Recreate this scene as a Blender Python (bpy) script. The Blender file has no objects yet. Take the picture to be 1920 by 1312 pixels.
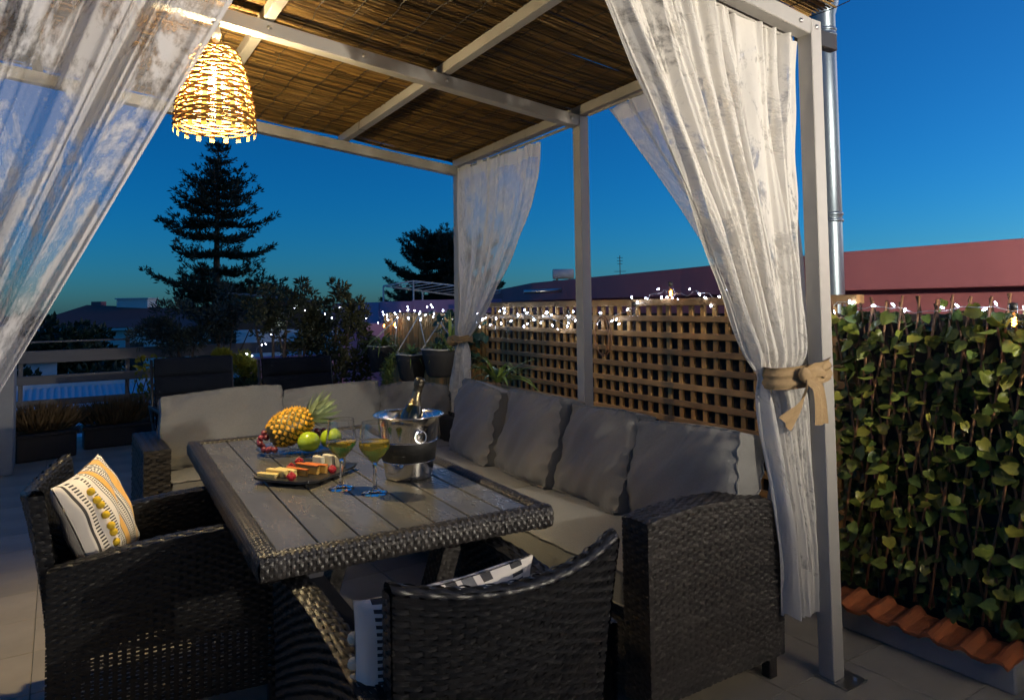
import bpy, math, random
import numpy as np
from mathutils import Vector, Matrix

random.seed(7)
RNG = np.random.default_rng(11)
R = math.radians
scene = bpy.context.scene
COL = scene.collection

# ------------------------------------------------------------------ camera
cam_data = bpy.data.cameras.new('camera')
cam = bpy.data.objects.new('camera', cam_data)
COL.objects.link(cam)
scene.camera = cam
_r = (0.84164152, -0.53985556, -0.01398342)
_u = (-0.01415157, -0.04793225, 0.99875034)
_f = (0.53985117, 0.84039186, 0.04798157)
cam.matrix_world = Matrix(((_r[0], _u[0], -_f[0], 0.0), (_r[1], _u[1], -_f[1], 0.0),
                           (_r[2], _u[2], -_f[2], 1.317), (0, 0, 0, 1)))
cam_data.sensor_width = 36.0
cam_data.lens = 24.753
cam_data.shift_x = 0.0025
cam_data.shift_y = -0.0764
cam_data.clip_start = 0.05
cam_data.clip_end = 4000.0

# ------------------------------------------------------------------ dusk sky
world = bpy.data.worlds.new('World')
scene.world = world
world.use_nodes = True
_nt = world.node_tree
_sky = _nt.nodes.new('ShaderNodeTexSky')
_sky.sky_type = 'NISHITA'
_sky.sun_disc = False
_sky.sun_elevation = R(6.0)
_sky.sun_rotation = R(105.0)
_sky.altitude = 0
_sky.air_density = 0.9
_sky.dust_density = 0.55
_sky.ozone_density = 8.0
_tint = _nt.nodes.new('ShaderNodeMix')          # cool white balance of the whole sky
_tint.data_type = 'RGBA'
_tint.blend_type = 'MULTIPLY'
_tint.inputs[0].default_value = 1.0
_tint.inputs[7].default_value = (.72, 1.08, .94, 1)
_nt.links.new(_sky.outputs[0], _tint.inputs[6])
_nt.links.new(_tint.outputs[2], _nt.nodes['Background'].inputs[0])
_nt.nodes['Background'].inputs[1].default_value = 0.086

sun_data = bpy.data.lights.new('sun', 'SUN')
sun_data.energy = 0.30
sun_data.angle = R(40)
sun_data.color = (1.0, 0.74, 0.62)
sun = bpy.data.objects.new('sun', sun_data)
COL.objects.link(sun)
_az = R(105.0)
_el = R(6.0)
_sd = Vector((math.sin(_az) * math.cos(_el), math.cos(_az) * math.cos(_el), math.sin(_el)))
sun.rotation_euler = (-_sd).to_track_quat('-Z', 'Y').to_euler()

scene.view_settings.view_transform = 'Standard'
scene.view_settings.look = 'None'
scene.view_settings.exposure = 1.0
scene.view_settings.gamma = 1.0
scene.view_settings.use_curve_mapping = False
scene.render.engine = 'CYCLES'
scene.cycles.use_denoising = True
try:
    scene.cycles.denoiser = 'OPENIMAGEDENOISE'
    scene.cycles.denoising_input_passes = 'RGB_ALBEDO_NORMAL'
    scene.cycles.denoising_prefilter = 'FAST'
except Exception:
    pass
scene.cycles.max_bounces = 8
scene.cycles.diffuse_bounces = 2
scene.cycles.glossy_bounces = 4
scene.cycles.transmission_bounces = 8
scene.cycles.transparent_max_bounces = 16
scene.cycles.caustics_reflective = False
scene.cycles.sample_clamp_indirect = 3.0
scene.cycles.sample_clamp_direct = 0.0

# ------------------------------------------------------------------ helpers
def arr(*a):
    return np.array(a, dtype=float)

def unit(v):
    v = np.asarray(v, float)
    return v / (np.linalg.norm(v) + 1e-12)

ORIGIN = {}

def world_origin(o):
    return ORIGIN.get(o.name, arr(0, 0, 0))

class MB:
    """Collects geometry; build() links it as one mesh object."""
    def __init__(self):
        self.v = []
        self.f = []
        self.n = 0
        self.uv = None
        self.rnd = []

    def add(self, verts, faces, rnd=0.5):
        verts = np.asarray(verts, float).reshape(-1, 3)
        self.v.append(verts)
        b = self.n
        if isinstance(faces, np.ndarray):
            self.f.extend((faces + b).tolist())
        else:
            self.f.extend([[i + b for i in f] for f in faces])
        self.n += len(verts)
        self.rnd.append(np.full(len(verts), rnd) if np.isscalar(rnd) else np.asarray(rnd, float))
        return self

    def box(self, x0, y0, z0, x1, y1, z1, b=0.0, rnd=0.5):
        c = arr((x0 + x1) / 2, (y0 + y1) / 2, (z0 + z1) / 2)
        return self.obox(c, arr(1, 0, 0), arr(0, 1, 0), arr(0, 0, 1), abs(x1 - x0) / 2, abs(y1 - y0) / 2, abs(z1 - z0) / 2, b, rnd)

    def obox(self, c, ax, ay, az, hx, hy, hz, b=0.0, rnd=0.5):
        c = np.asarray(c, float)
        ax, ay, az = unit(ax), unit(ay), unit(az)
        if b <= 0:
            vs = [c + ax * hx * i + ay * hy * j + az * hz * k for k in (-1, 1) for j in (-1, 1) for i in (-1, 1)]
            fs = [(0, 2, 3, 1), (4, 5, 7, 6), (0, 1, 5, 4), (2, 6, 7, 3), (0, 4, 6, 2), (1, 3, 7, 5)]
            return self.add(vs, fs, rnd)
        b = min(b, hx * .9, hy * .9, hz * .9)
        idx = {}
        vs = []
        for i in (-1, 1):
            for j in (-1, 1):
                for k in (-1, 1):
                    for m in range(3):
                        e = [hx - b, hy - b, hz - b]
                        e[m] += b
                        idx[(i, j, k, m)] = len(vs)
                        vs.append(c + ax * e[0] * i + ay * e[1] * j + az * e[2] * k)
        fs = []
        for s in (-1, 1):
            o = [(-1, -1), (1, -1), (1, 1), (-1, 1)]
            if s < 0:
                o = o[::-1]
            fs.append([idx[(s, p, q, 0)] for p, q in o])
            fs.append([idx[(q, s, p, 1)] for p, q in o])
            fs.append([idx[(p, q, s, 2)] for p, q in o])
        for p in (-1, 1):
            for q in (-1, 1):
                fs.append([idx[(-1, p, q, 1)], idx[(1, p, q, 1)], idx[(1, p, q, 2)], idx[(-1, p, q, 2)]])
                fs.append([idx[(p, -1, q, 0)], idx[(p, 1, q, 0)], idx[(p, 1, q, 2)], idx[(p, -1, q, 2)]])
                fs.append([idx[(p, q, -1, 0)], idx[(p, q, 1, 0)], idx[(p, q, 1, 1)], idx[(p, q, -1, 1)]])
        for i in (-1, 1):
            for j in (-1, 1):
                for k in (-1, 1):
                    fs.append([idx[(i, j, k, m)] for m in range(3)])
        return self.add(vs, fs, rnd)

    def bar(self, p, q, w, h, up=(0, 0, 1), b=0.0, rnd=0.5):
        p, q = np.asarray(p, float), np.asarray(q, float)
        d = unit(q - p)
        s = unit(np.cross(d, up))
        u = np.cross(s, d)
        return self.obox((p + q) / 2, d, s, u, np.linalg.norm(q - p) / 2, w / 2, h / 2, b, rnd)

    def tube(self, pts, r, n=8, caps=True, rnd=0.5, flat=1.0, up=None):
        pts = np.asarray(pts, float)
        m = len(pts)
        rr = np.full(m, r) if np.isscalar(r) else np.asarray(r, float)
        t = np.gradient(pts, axis=0)
        t /= np.linalg.norm(t, axis=1)[:, None] + 1e-12
        a = np.asarray(up, float) if up is not None else (arr(0, 0, 1) if abs(t[0][2]) < .9 else arr(1, 0, 0))
        vs = []
        for i in range(m):
            s = unit(np.cross(t[i], a))
            if np.linalg.norm(np.cross(t[i], a)) < 1e-6:
                s = unit(np.cross(t[i], arr(.3, 1, .2)))
            u = np.cross(s, t[i])
            if up is None:
                a = u
            ang = np.arange(n) * 2 * np.pi / n
            vs.append(pts[i] + rr[i] * (np.cos(ang)[:, None] * s + flat * np.sin(ang)[:, None] * u))
        fs = []
        for i in range(m - 1):
            for k in range(n):
                a0, a1 = i * n + k, i * n + (k + 1) % n
                fs.append((a0, a1, a1 + n, a0 + n))
        if caps:
            fs.append(tuple(range(n))[::-1])
            fs.append(tuple(range((m - 1) * n, m * n)))
        return self.add(np.concatenate(vs), fs, rnd)

    def lathe(self, prof, n=24, c=(0, 0, 0), axis=(0, 0, 1), rnd=0.5, squash=1.0):
        az = unit(axis)
        ax = unit(np.cross(az, (0, 1, 0) if abs(az[1]) < .9 else (1, 0, 0)))
        ay = np.cross(az, ax)
        c = np.asarray(c, float)
        vs = []
        rows = []
        for (r, z) in prof:
            if r < 1e-6:
                rows.append([len(vs)])
                vs.append(c + az * z)
            else:
                row = []
                for k in range(n):
                    a = 2 * np.pi * k / n
                    row.append(len(vs))
                    vs.append(c + az * z + r * (math.cos(a) * ax + squash * math.sin(a) * ay))
                rows.append(row)
        fs = []
        for p, q in zip(rows[:-1], rows[1:]):
            for k in range(n):
                k2 = (k + 1) % n
                if len(p) == 1 and len(q) == 1:
                    continue
                if len(p) == 1:
                    fs.append((p[0], q[k2], q[k]))
                elif len(q) == 1:
                    fs.append((p[k], p[k2], q[0]))
                else:
                    fs.append((p[k], p[k2], q[k2], q[k]))
        return self.add(vs, fs, rnd)

    def sphere(self, c, r, n=12, m=8, sc=(1, 1, 1), rnd=0.5):
        prof = [(r * math.sin(math.pi * i / m), -r * math.cos(math.pi * i / m)) for i in range(m + 1)]
        prof[0] = (0, -r)
        prof[-1] = (0, r)
        t = MB().lathe(prof, n)
        return self.add(t.v[0] * np.asarray(sc, float) + np.asarray(c, float), t.f, rnd)

    def grid(self, P, closed_u=False, rnd=0.5):
        """P: array (nv, nu, 3)."""
        nv, nu = P.shape[:2]
        i = np.arange(nv - 1)[:, None]
        ku = nu if closed_u else nu - 1
        j = np.arange(ku)[None, :]
        j2 = (j + 1) % nu
        f = np.stack([i * nu + j, i * nu + j2, (i + 1) * nu + j2, (i + 1) * nu + j], -1).reshape(-1, 4)
        return self.add(P.reshape(-1, 3), f, rnd)

    def blades(self, P, D, L, W, roll=None, rnd=None, bend=0.0):
        """Cloud of diamond leaves: base points P, directions D, lengths L, widths W."""
        P = np.asarray(P, float)
        D = np.asarray(D, float)
        D /= np.linalg.norm(D, axis=1)[:, None] + 1e-9
        N = len(P)
        L = np.broadcast_to(L, (N,))[:, None]
        W = np.broadcast_to(W, (N,))[:, None]
        q = RNG.normal(size=(N, 3))
        S = np.cross(D, q)
        S /= np.linalg.norm(S, axis=1)[:, None] + 1e-9
        U = np.cross(S, D)
        a = P
        b = P + D * L * .45 + S * W * .5 + U * L * bend
        c = P + D * L
        d = P + D * L * .45 - S * W * .5 + U * L * bend
        V = np.stack([a, b, c, d], 1).reshape(-1, 3)
        k = np.arange(N)[:, None] * 4
        F = np.concatenate([np.concatenate([k, k + 1, k + 2], 1), np.concatenate([k, k + 2, k + 3], 1)])
        rn = np.repeat(RNG.random(N) if rnd is None else rnd, 4)
        return self.add(V, F, rn)

    def build(self, name, mat, parent=None, smooth=False, world=True, props=None, uv=None):
        me = bpy.data.meshes.new(name)
        V = np.concatenate(self.v) if self.v else np.zeros((0, 3))
        if parent is not None and world:
            V = V - world_origin(parent)
        me.from_pydata(V.tolist(), [], self.f)
        at = me.attributes.new('rnd', 'FLOAT', 'POINT')
        at.data.foreach_set('value', np.concatenate(self.rnd).astype(np.float32))
        if uv is not None:
            ul = me.uv_layers.new(name='UVMap')
            li = np.empty(len(me.loops), dtype=np.int32)
            me.loops.foreach_get('vertex_index', li)
            ul.data.foreach_set('uv', np.asarray(uv, np.float32)[li].ravel())
        if smooth:
            me.polygons.foreach_set('use_smooth', np.ones(len(me.polygons), dtype=bool))
        for m in (mat if isinstance(mat, (list, tuple)) else [mat]):
            me.materials.append(m)
        me.update()
        o = bpy.data.objects.new(name, me)
        COL.objects.link(o)
        if parent is not None:
            o.parent = parent
            ORIGIN[o.name] = world_origin(parent)
        if props:
            for k, v in props.items():
                o[k] = v
        return o

def tag(o, label, cat, group=None):
    o['label'] = label
    o['category'] = cat
    if group:
        o['group'] = group
    return o

def thing(name, loc, label, cat, group=None, rotz=0.0, local=False):
    o = bpy.data.objects.new(name, None)
    COL.objects.link(o)
    o.empty_display_size = .1
    o.location = loc
    o.rotation_euler = (0, 0, rotz)
    ORIGIN[o.name] = arr(0, 0, 0) if local else arr(*loc)
    return tag(o, label, cat, group)

def inst(me_obj, parent, loc, rot=(0, 0, 0), sc=(1, 1, 1), name=None):
    """A linked copy of a piece (shares mesh data)."""
    o = me_obj.copy()
    COL.objects.link(o)
    o.parent = parent
    o.location = loc
    o.rotation_euler = rot
    o.scale = sc
    return o

STUFF = {'kind': 'stuff'}
STRUCT = {'kind': 'structure'}

# ------------------------------------------------------------------ materials
def newmat(name):
    m = bpy.data.materials.new(name)
    m.use_nodes = True
    nt = m.node_tree
    p = nt.nodes['Principled BSDF']
    return m, nt, p

def pset(p, **kw):
    for k, v in kw.items():
        k = k.replace('_', ' ')
        if k in p.inputs:
            p.inputs[k].default_value = v

def mat(name, col, rough=.6, metal=0.0, spec=.5, var=0.0, attr=0.0, col2=None, nscale=8.0, namt=.5,
        stretch=(1, 1, 1), bump=0.0, bscale=60.0, bstretch=(1, 1, 1), rvar=0.0, coat=0.0, sheen=0.0, ndetail=5.0):
    """Procedural principled material: noise between two colours, per-object / per-piece value variation, bump."""
    m, nt, p = newmat(name)
    L = nt.links
    pset(p, Roughness=rough, Metallic=metal)
    p.inputs['Specular IOR Level'].default_value = spec
    if coat:
        p.inputs['Coat Weight'].default_value = coat
        p.inputs['Coat Roughness'].default_value = .15
    if sheen:
        p.inputs['Sheen Weight'].default_value = sheen
    tc = nt.nodes.new('ShaderNodeTexCoord')
    mp = nt.nodes.new('ShaderNodeMapping')
    mp.inputs['Scale'].default_value = stretch
    L.new(tc.outputs['Object'], mp.inputs['Vector'])
    no = nt.nodes.new('ShaderNodeTexNoise')
    no.inputs['Scale'].default_value = nscale
    no.inputs['Detail'].default_value = ndetail
    no.inputs['Roughness'].default_value = .6
    L.new(mp.outputs[0], no.inputs['Vector'])
    rp = nt.nodes.new('ShaderNodeMapRange')
    rp.inputs['From Min'].default_value = .5 - .25
    rp.inputs['From Max'].default_value = .5 + .25
    rp.inputs['To Min'].default_value = 0
    rp.inputs['To Max'].default_value = namt
    L.new(no.outputs['Fac'], rp.inputs['Value'])
    mx = nt.nodes.new('ShaderNodeMix')
    mx.data_type = 'RGBA'
    c2 = col2 if col2 is not None else tuple(c * .6 for c in col)
    mx.inputs[6].default_value = (*col, 1)
    mx.inputs[7].default_value = (*c2, 1)
    L.new(rp.outputs[0], mx.inputs[0])
    out = mx.outputs[2]
    if var or attr:
        hs = nt.nodes.new('ShaderNodeHueSaturation')
        mr = nt.nodes.new('ShaderNodeMapRange')
        mr.inputs['To Min'].default_value = 1 - (var or attr)
        mr.inputs['To Max'].default_value = 1 + (var or attr)
        if var:
            oi = nt.nodes.new('ShaderNodeObjectInfo')
            L.new(oi.outputs['Random'], mr.inputs['Value'])
        else:
            at = nt.nodes.new('ShaderNodeAttribute')
            at.attribute_name = 'rnd'
            L.new(at.outputs['Fac'], mr.inputs['Value'])
        L.new(mr.outputs[0], hs.inputs['Value'])
        L.new(out, hs.inputs['Color'])
        out = hs.outputs['Color']
    L.new(out, p.inputs['Base Color'])
    if rvar:
        r2 = nt.nodes.new('ShaderNodeMapRange')
        r2.inputs['To Min'].default_value = max(.02, rough - rvar)
        r2.inputs['To Max'].default_value = min(1, rough + rvar)
        L.new(no.outputs['Fac'], r2.inputs['Value'])
        L.new(r2.outputs[0], p.inputs['Roughness'])
    if bump:
        mp2 = nt.nodes.new('ShaderNodeMapping')
        mp2.inputs['Scale'].default_value = bstretch
        L.new(tc.outputs['Object'], mp2.inputs['Vector'])
        n2 = nt.nodes.new('ShaderNodeTexNoise')
        n2.inputs['Scale'].default_value = bscale
        n2.inputs['Detail'].default_value = 3
        L.new(mp2.outputs[0], n2.inputs['Vector'])
        bp = nt.nodes.new('ShaderNodeBump')
        bp.inputs['Strength'].default_value = bump
        bp.inputs['Distance'].default_value = .004
        L.new(n2.outputs['Fac'], bp.inputs['Height'])
        L.new(bp.outputs[0], p.inputs['Normal'])
    return m

def leafmat(name, col, col2, trans=.25, rough=.45, var=0.0, attr=.35):
    m = mat(name, col, rough, col2=col2, nscale=3, namt=1.0, var=var, attr=0 if var else attr, spec=.35)
    nt = m.node_tree
    p = nt.nodes['Principled BSDF']
    tr = nt.nodes.new('ShaderNodeBsdfTranslucent')
    src = p.inputs['Base Color'].links[0].from_socket
    nt.links.new(src, tr.inputs['Color'])
    ms = nt.nodes.new('ShaderNodeMixShader')
    ms.inputs[0].default_value = trans
    out = nt.nodes['Material Output']
    nt.links.new(p.outputs[0], ms.inputs[1])
    nt.links.new(tr.outputs[0], ms.inputs[2])
    nt.links.new(ms.outputs[0], out.inputs['Surface'])
    return m

def emis(name, col, strength):
    m, nt, p = newmat(name)
    p.inputs['Base Color'].default_value = (*col, 1)
    p.inputs['Emission Color'].default_value = (*col, 1)
    p.inputs['Emission Strength'].default_value = strength
    return m

def glassmat(name, col=(1, 1, 1), ior=1.5, rough=0.0):
    m, nt, p = newmat(name)
    pset(p, Roughness=rough, IOR=ior)
    p.inputs['Base Color'].default_value = (*col, 1)
    p.inputs['Transmission Weight'].default_value = 1.0
    return m

def thinglass(name, tint=(.97, .98, .98)):
    """Thin-walled clear glass: see-through with a Fresnel reflection."""
    m, nt, p = newmat(name)
    nt.nodes.remove(p)
    t = nt.nodes.new('ShaderNodeBsdfTransparent')
    t.inputs[0].default_value = (*tint, 1)
    g = nt.nodes.new('ShaderNodeBsdfGlossy')
    g.inputs['Roughness'].default_value = .02
    lw_ = nt.nodes.new('ShaderNodeLayerWeight')
    lw_.inputs['Blend'].default_value = .5
    pw_ = nt.nodes.new('ShaderNodeMath')
    pw_.operation = 'POWER'
    pw_.inputs[1].default_value = 4.0
    nt.links.new(lw_.outputs['Facing'], pw_.inputs[0])
    fr = nt.nodes.new('ShaderNodeMath')
    fr.operation = 'MULTIPLY_ADD'
    fr.inputs[1].default_value = .85
    fr.inputs[2].default_value = .04
    nt.links.new(pw_.outputs[0], fr.inputs[0])
    ms = nt.nodes.new('ShaderNodeMixShader')
    nt.links.new(fr.outputs[0], ms.inputs[0])
    nt.links.new(t.outputs[0], ms.inputs[1])
    nt.links.new(g.outputs[0], ms.inputs[2])
    nt.links.new(ms.outputs[0], nt.nodes['Material Output'].inputs['Surface'])
    return m

def sheer(name, opaque, lo, hi, col=(.80, .77, .72), W=2.0, H=2.0, xs=1.6):
    """Burnt-out voile: opaque felted patches and see-through net, hems solid. UV in metres."""
    m, nt, p = newmat(name)
    nt.nodes.remove(p)
    N, L = nt.nodes, nt.links
    uv = N.new('ShaderNodeUVMap')
    uv.uv_map = 'UVMap'
    mp = N.new('ShaderNodeMapping')
    mp.inputs['Scale'].default_value = (xs, 1.0, 1)
    L.new(uv.outputs[0], mp.inputs[0])
    n1 = N.new('ShaderNodeTexNoise')
    n1.inputs['Scale'].default_value = 4.5
    n1.inputs['Detail'].default_value = 10
    n1.inputs['Roughness'].default_value = .72
    n1.inputs['Distortion'].default_value = .6
    L.new(mp.outputs[0], n1.inputs['Vector'])
    r1 = N.new('ShaderNodeMapRange')
    r1.interpolation_type = 'SMOOTHSTEP'
    r1.inputs['From Min'].default_value = lo
    r1.inputs['From Max'].default_value = hi
    r1.inputs['To Min'].default_value = opaque
    r1.inputs['To Max'].default_value = .96
    n3 = N.new('ShaderNodeTexNoise')
    n3.inputs['Scale'].default_value = 34
    n3.inputs['Detail'].default_value = 4
    n3.inputs['Roughness'].default_value = .7
    L.new(mp.outputs[0], n3.inputs['Vector'])
    n4 = N.new('ShaderNodeMath')
    n4.operation = 'MULTIPLY_ADD'
    n4.inputs[1].default_value = .30
    L.new(n3.outputs['Fac'], n4.inputs[0])
    n5 = N.new('ShaderNodeMath')
    n5.operation = 'SUBTRACT'
    n5.inputs[1].default_value = .15
    L.new(n1.outputs['Fac'], n5.inputs[0])
    L.new(n5.outputs[0], n4.inputs[2])
    L.new(n4.outputs[0], r1.inputs['Value'])
    # hems: top 7 cm, sides 2 cm, bottom 5 cm
    sp = N.new('ShaderNodeSeparateXYZ')
    L.new(uv.outputs[0], sp.inputs[0])
    def mth(op, a, b):
        n = N.new('ShaderNodeMath')
        n.operation = op
        for k, x in enumerate((a, b)):
            if hasattr(x, 'links'):
                L.new(x, n.inputs[k])
            else:
                n.inputs[k].default_value = x
        return n.outputs[0]
    h = mth('MAXIMUM', mth('LESS_THAN', sp.outputs[1], .075), mth('GREATER_THAN', sp.outputs[1], H - .05))
    h = mth('MAXIMUM', h, mth('MAXIMUM', mth('LESS_THAN', sp.outputs[0], .025), mth('GREATER_THAN', sp.outputs[0], W - .025)))
    fac = mth('MAXIMUM', r1.outputs[0], mth('MULTIPLY', h, .93))
    # fine thread noise in the net
    n2 = N.new('ShaderNodeTexNoise')
    n2.inputs['Scale'].default_value = 260
    n2.inputs['Detail'].default_value = 2
    L.new(uv.outputs[0], n2.inputs['Vector'])
    df = N.new('ShaderNodeBsdfDiffuse')
    df.inputs['Color'].default_value = (*col, 1)
    tl = N.new('ShaderNodeBsdfTranslucent')
    tl.inputs['Color'].default_value = (*col, 1)
    m1 = N.new('ShaderNodeMixShader')
    m1.inputs[0].default_value = .35
    L.new(df.outputs[0], m1.inputs[1])
    L.new(tl.outputs[0], m1.inputs[2])
    bp = N.new('ShaderNodeBump')
    bp.inputs['Strength'].default_value = .35
    bp.inputs['Distance'].default_value = .003
    add = mth('ADD', n2.outputs['Fac'], n1.outputs['Fac'])
    L.new(add, bp.inputs['Height'])
    L.new(bp.outputs[0], df.inputs['Normal'])
    tp = N.new('ShaderNodeBsdfTransparent')
    ms = N.new('ShaderNodeMixShader')
    L.new(fac, ms.inputs[0])
    L.new(tp.outputs[0], ms.inputs[1])
    L.new(m1.outputs[0], ms.inputs[2])
    L.new(ms.outputs[0], N['Material Output'].inputs['Surface'])
    return m

M = {}
M['paint'] = mat('pale_metal_paint', (.40, .38, .35), .42, var=.05, nscale=2.2, ndetail=9, namt=.8, col2=(.27, .255, .235), stretch=(1, 1, .4), rvar=.12)
M['steel_plain'] = mat('galvanised_steel', (.6, .6, .58), .35, metal=1.0, nscale=20, namt=.4)
M['reed'] = mat('dry_reed', (.19, .115, .034), .6, attr=.75, col2=(.11, .06, .018), nscale=5, namt=.9, stretch=(1, 14, 8), spec=.3)
M['wire'] = mat('dark_wire', (.02, .018, .015), .5)
M['wicker'] = mat('dark_brown_wicker', (.042, .038, .036), .42, attr=.45, col2=(.020, .018, .017), nscale=14, namt=.7, spec=.4)
M['wicker_black'] = mat('black_wicker', (.011, .011, .012), .40, attr=.45, col2=(.006, .006, .007), nscale=14, namt=.7, spec=.36)
M['core'] = mat('wicker_core', (.012, .010, .009), .8)
M['fabric'] = mat('grey_taupe_fabric', (.240, .235, .222), .9, var=.06, col2=(.150, .147, .140), nscale=150, namt=.9,
                  stretch=(1, 1, 4), bump=.5, bscale=380, sheen=.15)
M['fabric_dark'] = mat('dark_zip_fabric', (.05, .055, .065), .85)
M['plank'] = mat('grey_composite_plank', (.122, .114, .095), .28, var=.10, col2=(.060, .058, .052), nscale=9, namt=1.0,
                 stretch=(1.6, .5, 1), bump=.06, bscale=90, rvar=.12, spec=.5)
M['slate'] = mat('black_slate', (.018, .02, .024), .30, bump=.15, bscale=40, nscale=20)
M['floor'] = mat('painted_floor_tile', (.37, .325, .255), .55, var=.07, col2=(.24, .21, .165), nscale=2.6, namt=.9, ndetail=10, bump=.08, bscale=60, rvar=.14)
M['grout'] = mat('grout', (.20, .19, .175), .9)
M['concrete'] = mat('painted_concrete', (.30, .30, .29), .7, col2=(.2, .2, .2), nscale=5, namt=.8, bump=.15, bscale=40)
M['wood'] = mat('trellis_wood', (.50, .275, .10), .62, var=.22, col2=(.15, .085, .04), nscale=6, namt=.9, stretch=(6, .5, .5), bump=.2, bscale=60)
M['woodv'] = mat('trellis_wood_upright', (.60, .325, .095), .62, var=.22, col2=(.25, .14, .055), nscale=6, namt=.9, stretch=(6, 6, .5), bump=.2, bscale=60)
M['backing'] = mat('dark_brown_screen', (.055, .040, .036), .85, col2=(.03, .024, .024), nscale=5, namt=.9, stretch=(1, 6, .4))
M['cane'] = mat('willow_cane', (.20, .095, .04), .55, attr=.3, col2=(.09, .04, .02), nscale=10, namt=.8)
M['ivy'] = leafmat('ivy_leaf', (.19, .21, .035), (.09, .12, .022), .2, .36, var=.6)
M['ivy_b'] = leafmat('ivy_leaf_green', (.12, .17, .035), (.06, .10, .022), .2, .40, var=.5)
M['ivy_c'] = leafmat('ivy_leaf_yellow', (.30, .28, .045), (.16, .16, .03), .25, .36, var=.5)
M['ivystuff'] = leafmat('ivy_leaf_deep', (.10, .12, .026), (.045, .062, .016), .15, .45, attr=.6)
M['terracotta'] = mat('clay_tile', (.34, .085, .018), .75, var=.2, col2=(.20, .07, .03), nscale=22, namt=.8, bump=.2, bscale=50)
M['led'] = emis('led_white', (.68, .80, 1.0), 36)
M['ledwarm'] = emis('filament_amber', (1.0, .42, .06), 14)
M['ledwire'] = mat('clear_cable', (.5, .5, .52), .3)
M['clearbulb'] = thinglass('bulb_glass')
M['navy'] = mat('navy_outdoor_cloth', (.006, .009, .016), .9, spec=.15, col2=(.004, .006, .011), nscale=30, namt=.7, bump=.2, bscale=200)
M['blackplastic'] = mat('black_planter', (.014, .014, .017), .5, nscale=8)
M['potweave'] = mat('black_rope_pot', (.018, .017, .017), .7, bump=.6, bscale=70, bstretch=(1, 1, 6))
M['rope'] = mat('white_rope', (.62, .58, .5), .8, bump=.4, bscale=200)
M['pinkwall'] = mat('pink_render', (.46, .150, .155), .85, col2=(.34, .115, .125), nscale=1.2, namt=.9, ndetail=9, stretch=(1, 1, .35), bump=.1, bscale=30)
M['pinklight'] = mat('light_pink_render', (.55, .28, .42), .85, col2=(.48, .24, .37), nscale=3, namt=.6)
M['white'] = mat('white_render', (.72, .70, .67), .8, col2=(.6, .59, .57), nscale=2, namt=.6)
M['whitemetal'] = mat('white_metal', (.6, .6, .6), .5)
M['corrugated'] = mat('pale_roof_sheet', (.62, .66, .70), .55, col2=(.5, .54, .58), nscale=2)
M['redroof'] = mat('dark_red_roof', (.26, .085, .070), .8, col2=(.20, .065, .055), nscale=4, namt=.8, stretch=(1, 1, 3), bump=.3, bscale=6)
M['rail'] = mat('weathered_rail', (.15, .145, .145), .7, var=.12, col2=(.095, .09, .09), nscale=5, namt=.8, stretch=(.5, 4, 4))
M['darkground'] = mat('far_ground', (.035, .04, .035), .95, col2=(.06, .055, .045), nscale=.05)
M['pinetree'] = leafmat('norfolk_pine_needles', (.022, .040, .024), (.012, .025, .016), .1, .6)
M['bark'] = mat('bark', (.10, .065, .045), .9, col2=(.05, .035, .025), nscale=6, bump=.5, bscale=20)
M['darktree'] = leafmat('dark_tree_leaf', (.028, .050, .020), (.014, .028, .012), .15, .6)
M['olive'] = leafmat('olive_leaf', (.05, .065, .05), (.028, .04, .032), .15, .5)
M['pitto'] = leafmat('shrub_leaf', (.085, .085, .035), (.04, .045, .022), .2, .45)
M['yellowleaf'] = leafmat('gold_leaf', (.26, .24, .02), (.12, .14, .02), .25, .5)
M['bluegreen'] = leafmat('blue_green_leaf', (.035, .08, .055), (.018, .045, .035), .2, .5)
M['strap'] = leafmat('strap_leaf', (.24, .31, .07), (.11, .17, .035), .25, .4)
M['strapdark'] = leafmat('dark_strap_leaf', (.12, .17, .045), (.06, .09, .025), .2, .4)
M['grass'] = leafmat('dry_grass', (.20, .13, .06), (.10, .07, .035), .25, .7)
M['burlap'] = mat('burlap', (.36, .245, .125), .9, col2=(.27, .18, .09), nscale=160, namt=.9, bump=.5, bscale=300)
M['stainless'] = mat('brushed_stainless', (.62, .60, .57), .16, metal=1.0, col2=(.55, .53, .5), nscale=60, namt=.4, stretch=(1, 1, 8))
M['bandblack'] = mat('black_leatherette', (.012, .012, .012), .55, bump=.3, bscale=220)
M['glass'] = glassmat('clear_glass', (1, 1, 1), 1.5)
M['wine'] = glassmat('white_wine', (.85, .62, .06), 1.34)
M['wine'].node_tree.nodes['Principled BSDF'].inputs['Transmission Weight'].default_value = .72
M['bottle'] = mat('dark_bottle_glass', (.006, .009, .006), .06, coat=.6)
M['foil'] = mat('dark_gold_foil', (.30, .24, .13), .28, metal=1.0, col2=(.10, .085, .06), nscale=40, namt=1.0, bump=.6, bscale=90)
M['chrome'] = mat('chrome', (.75, .75, .74), .08, metal=1.0)
M['flue'] = mat('polished_flue', (.22, .27, .32), .38, metal=.8, nscale=6, rvar=.08)
M['bulbglow'] = emis('warm_bulb', (1.0, .78, .42), 1900)
M['rattan'] = leafmat('honey_rattan', (.30, .165, .045), (.19, .10, .025), .22, .5)
# ================================================================== THE SETTING
GZ = -6.0
g = MB()
g.add([(-900, -300, GZ), (1500, -300, GZ), (1500, 1800, GZ), (-900, 1800, GZ)], [(0, 1, 2, 3)])
g.build('ground', M['darkground'], props=STRUCT)

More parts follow.
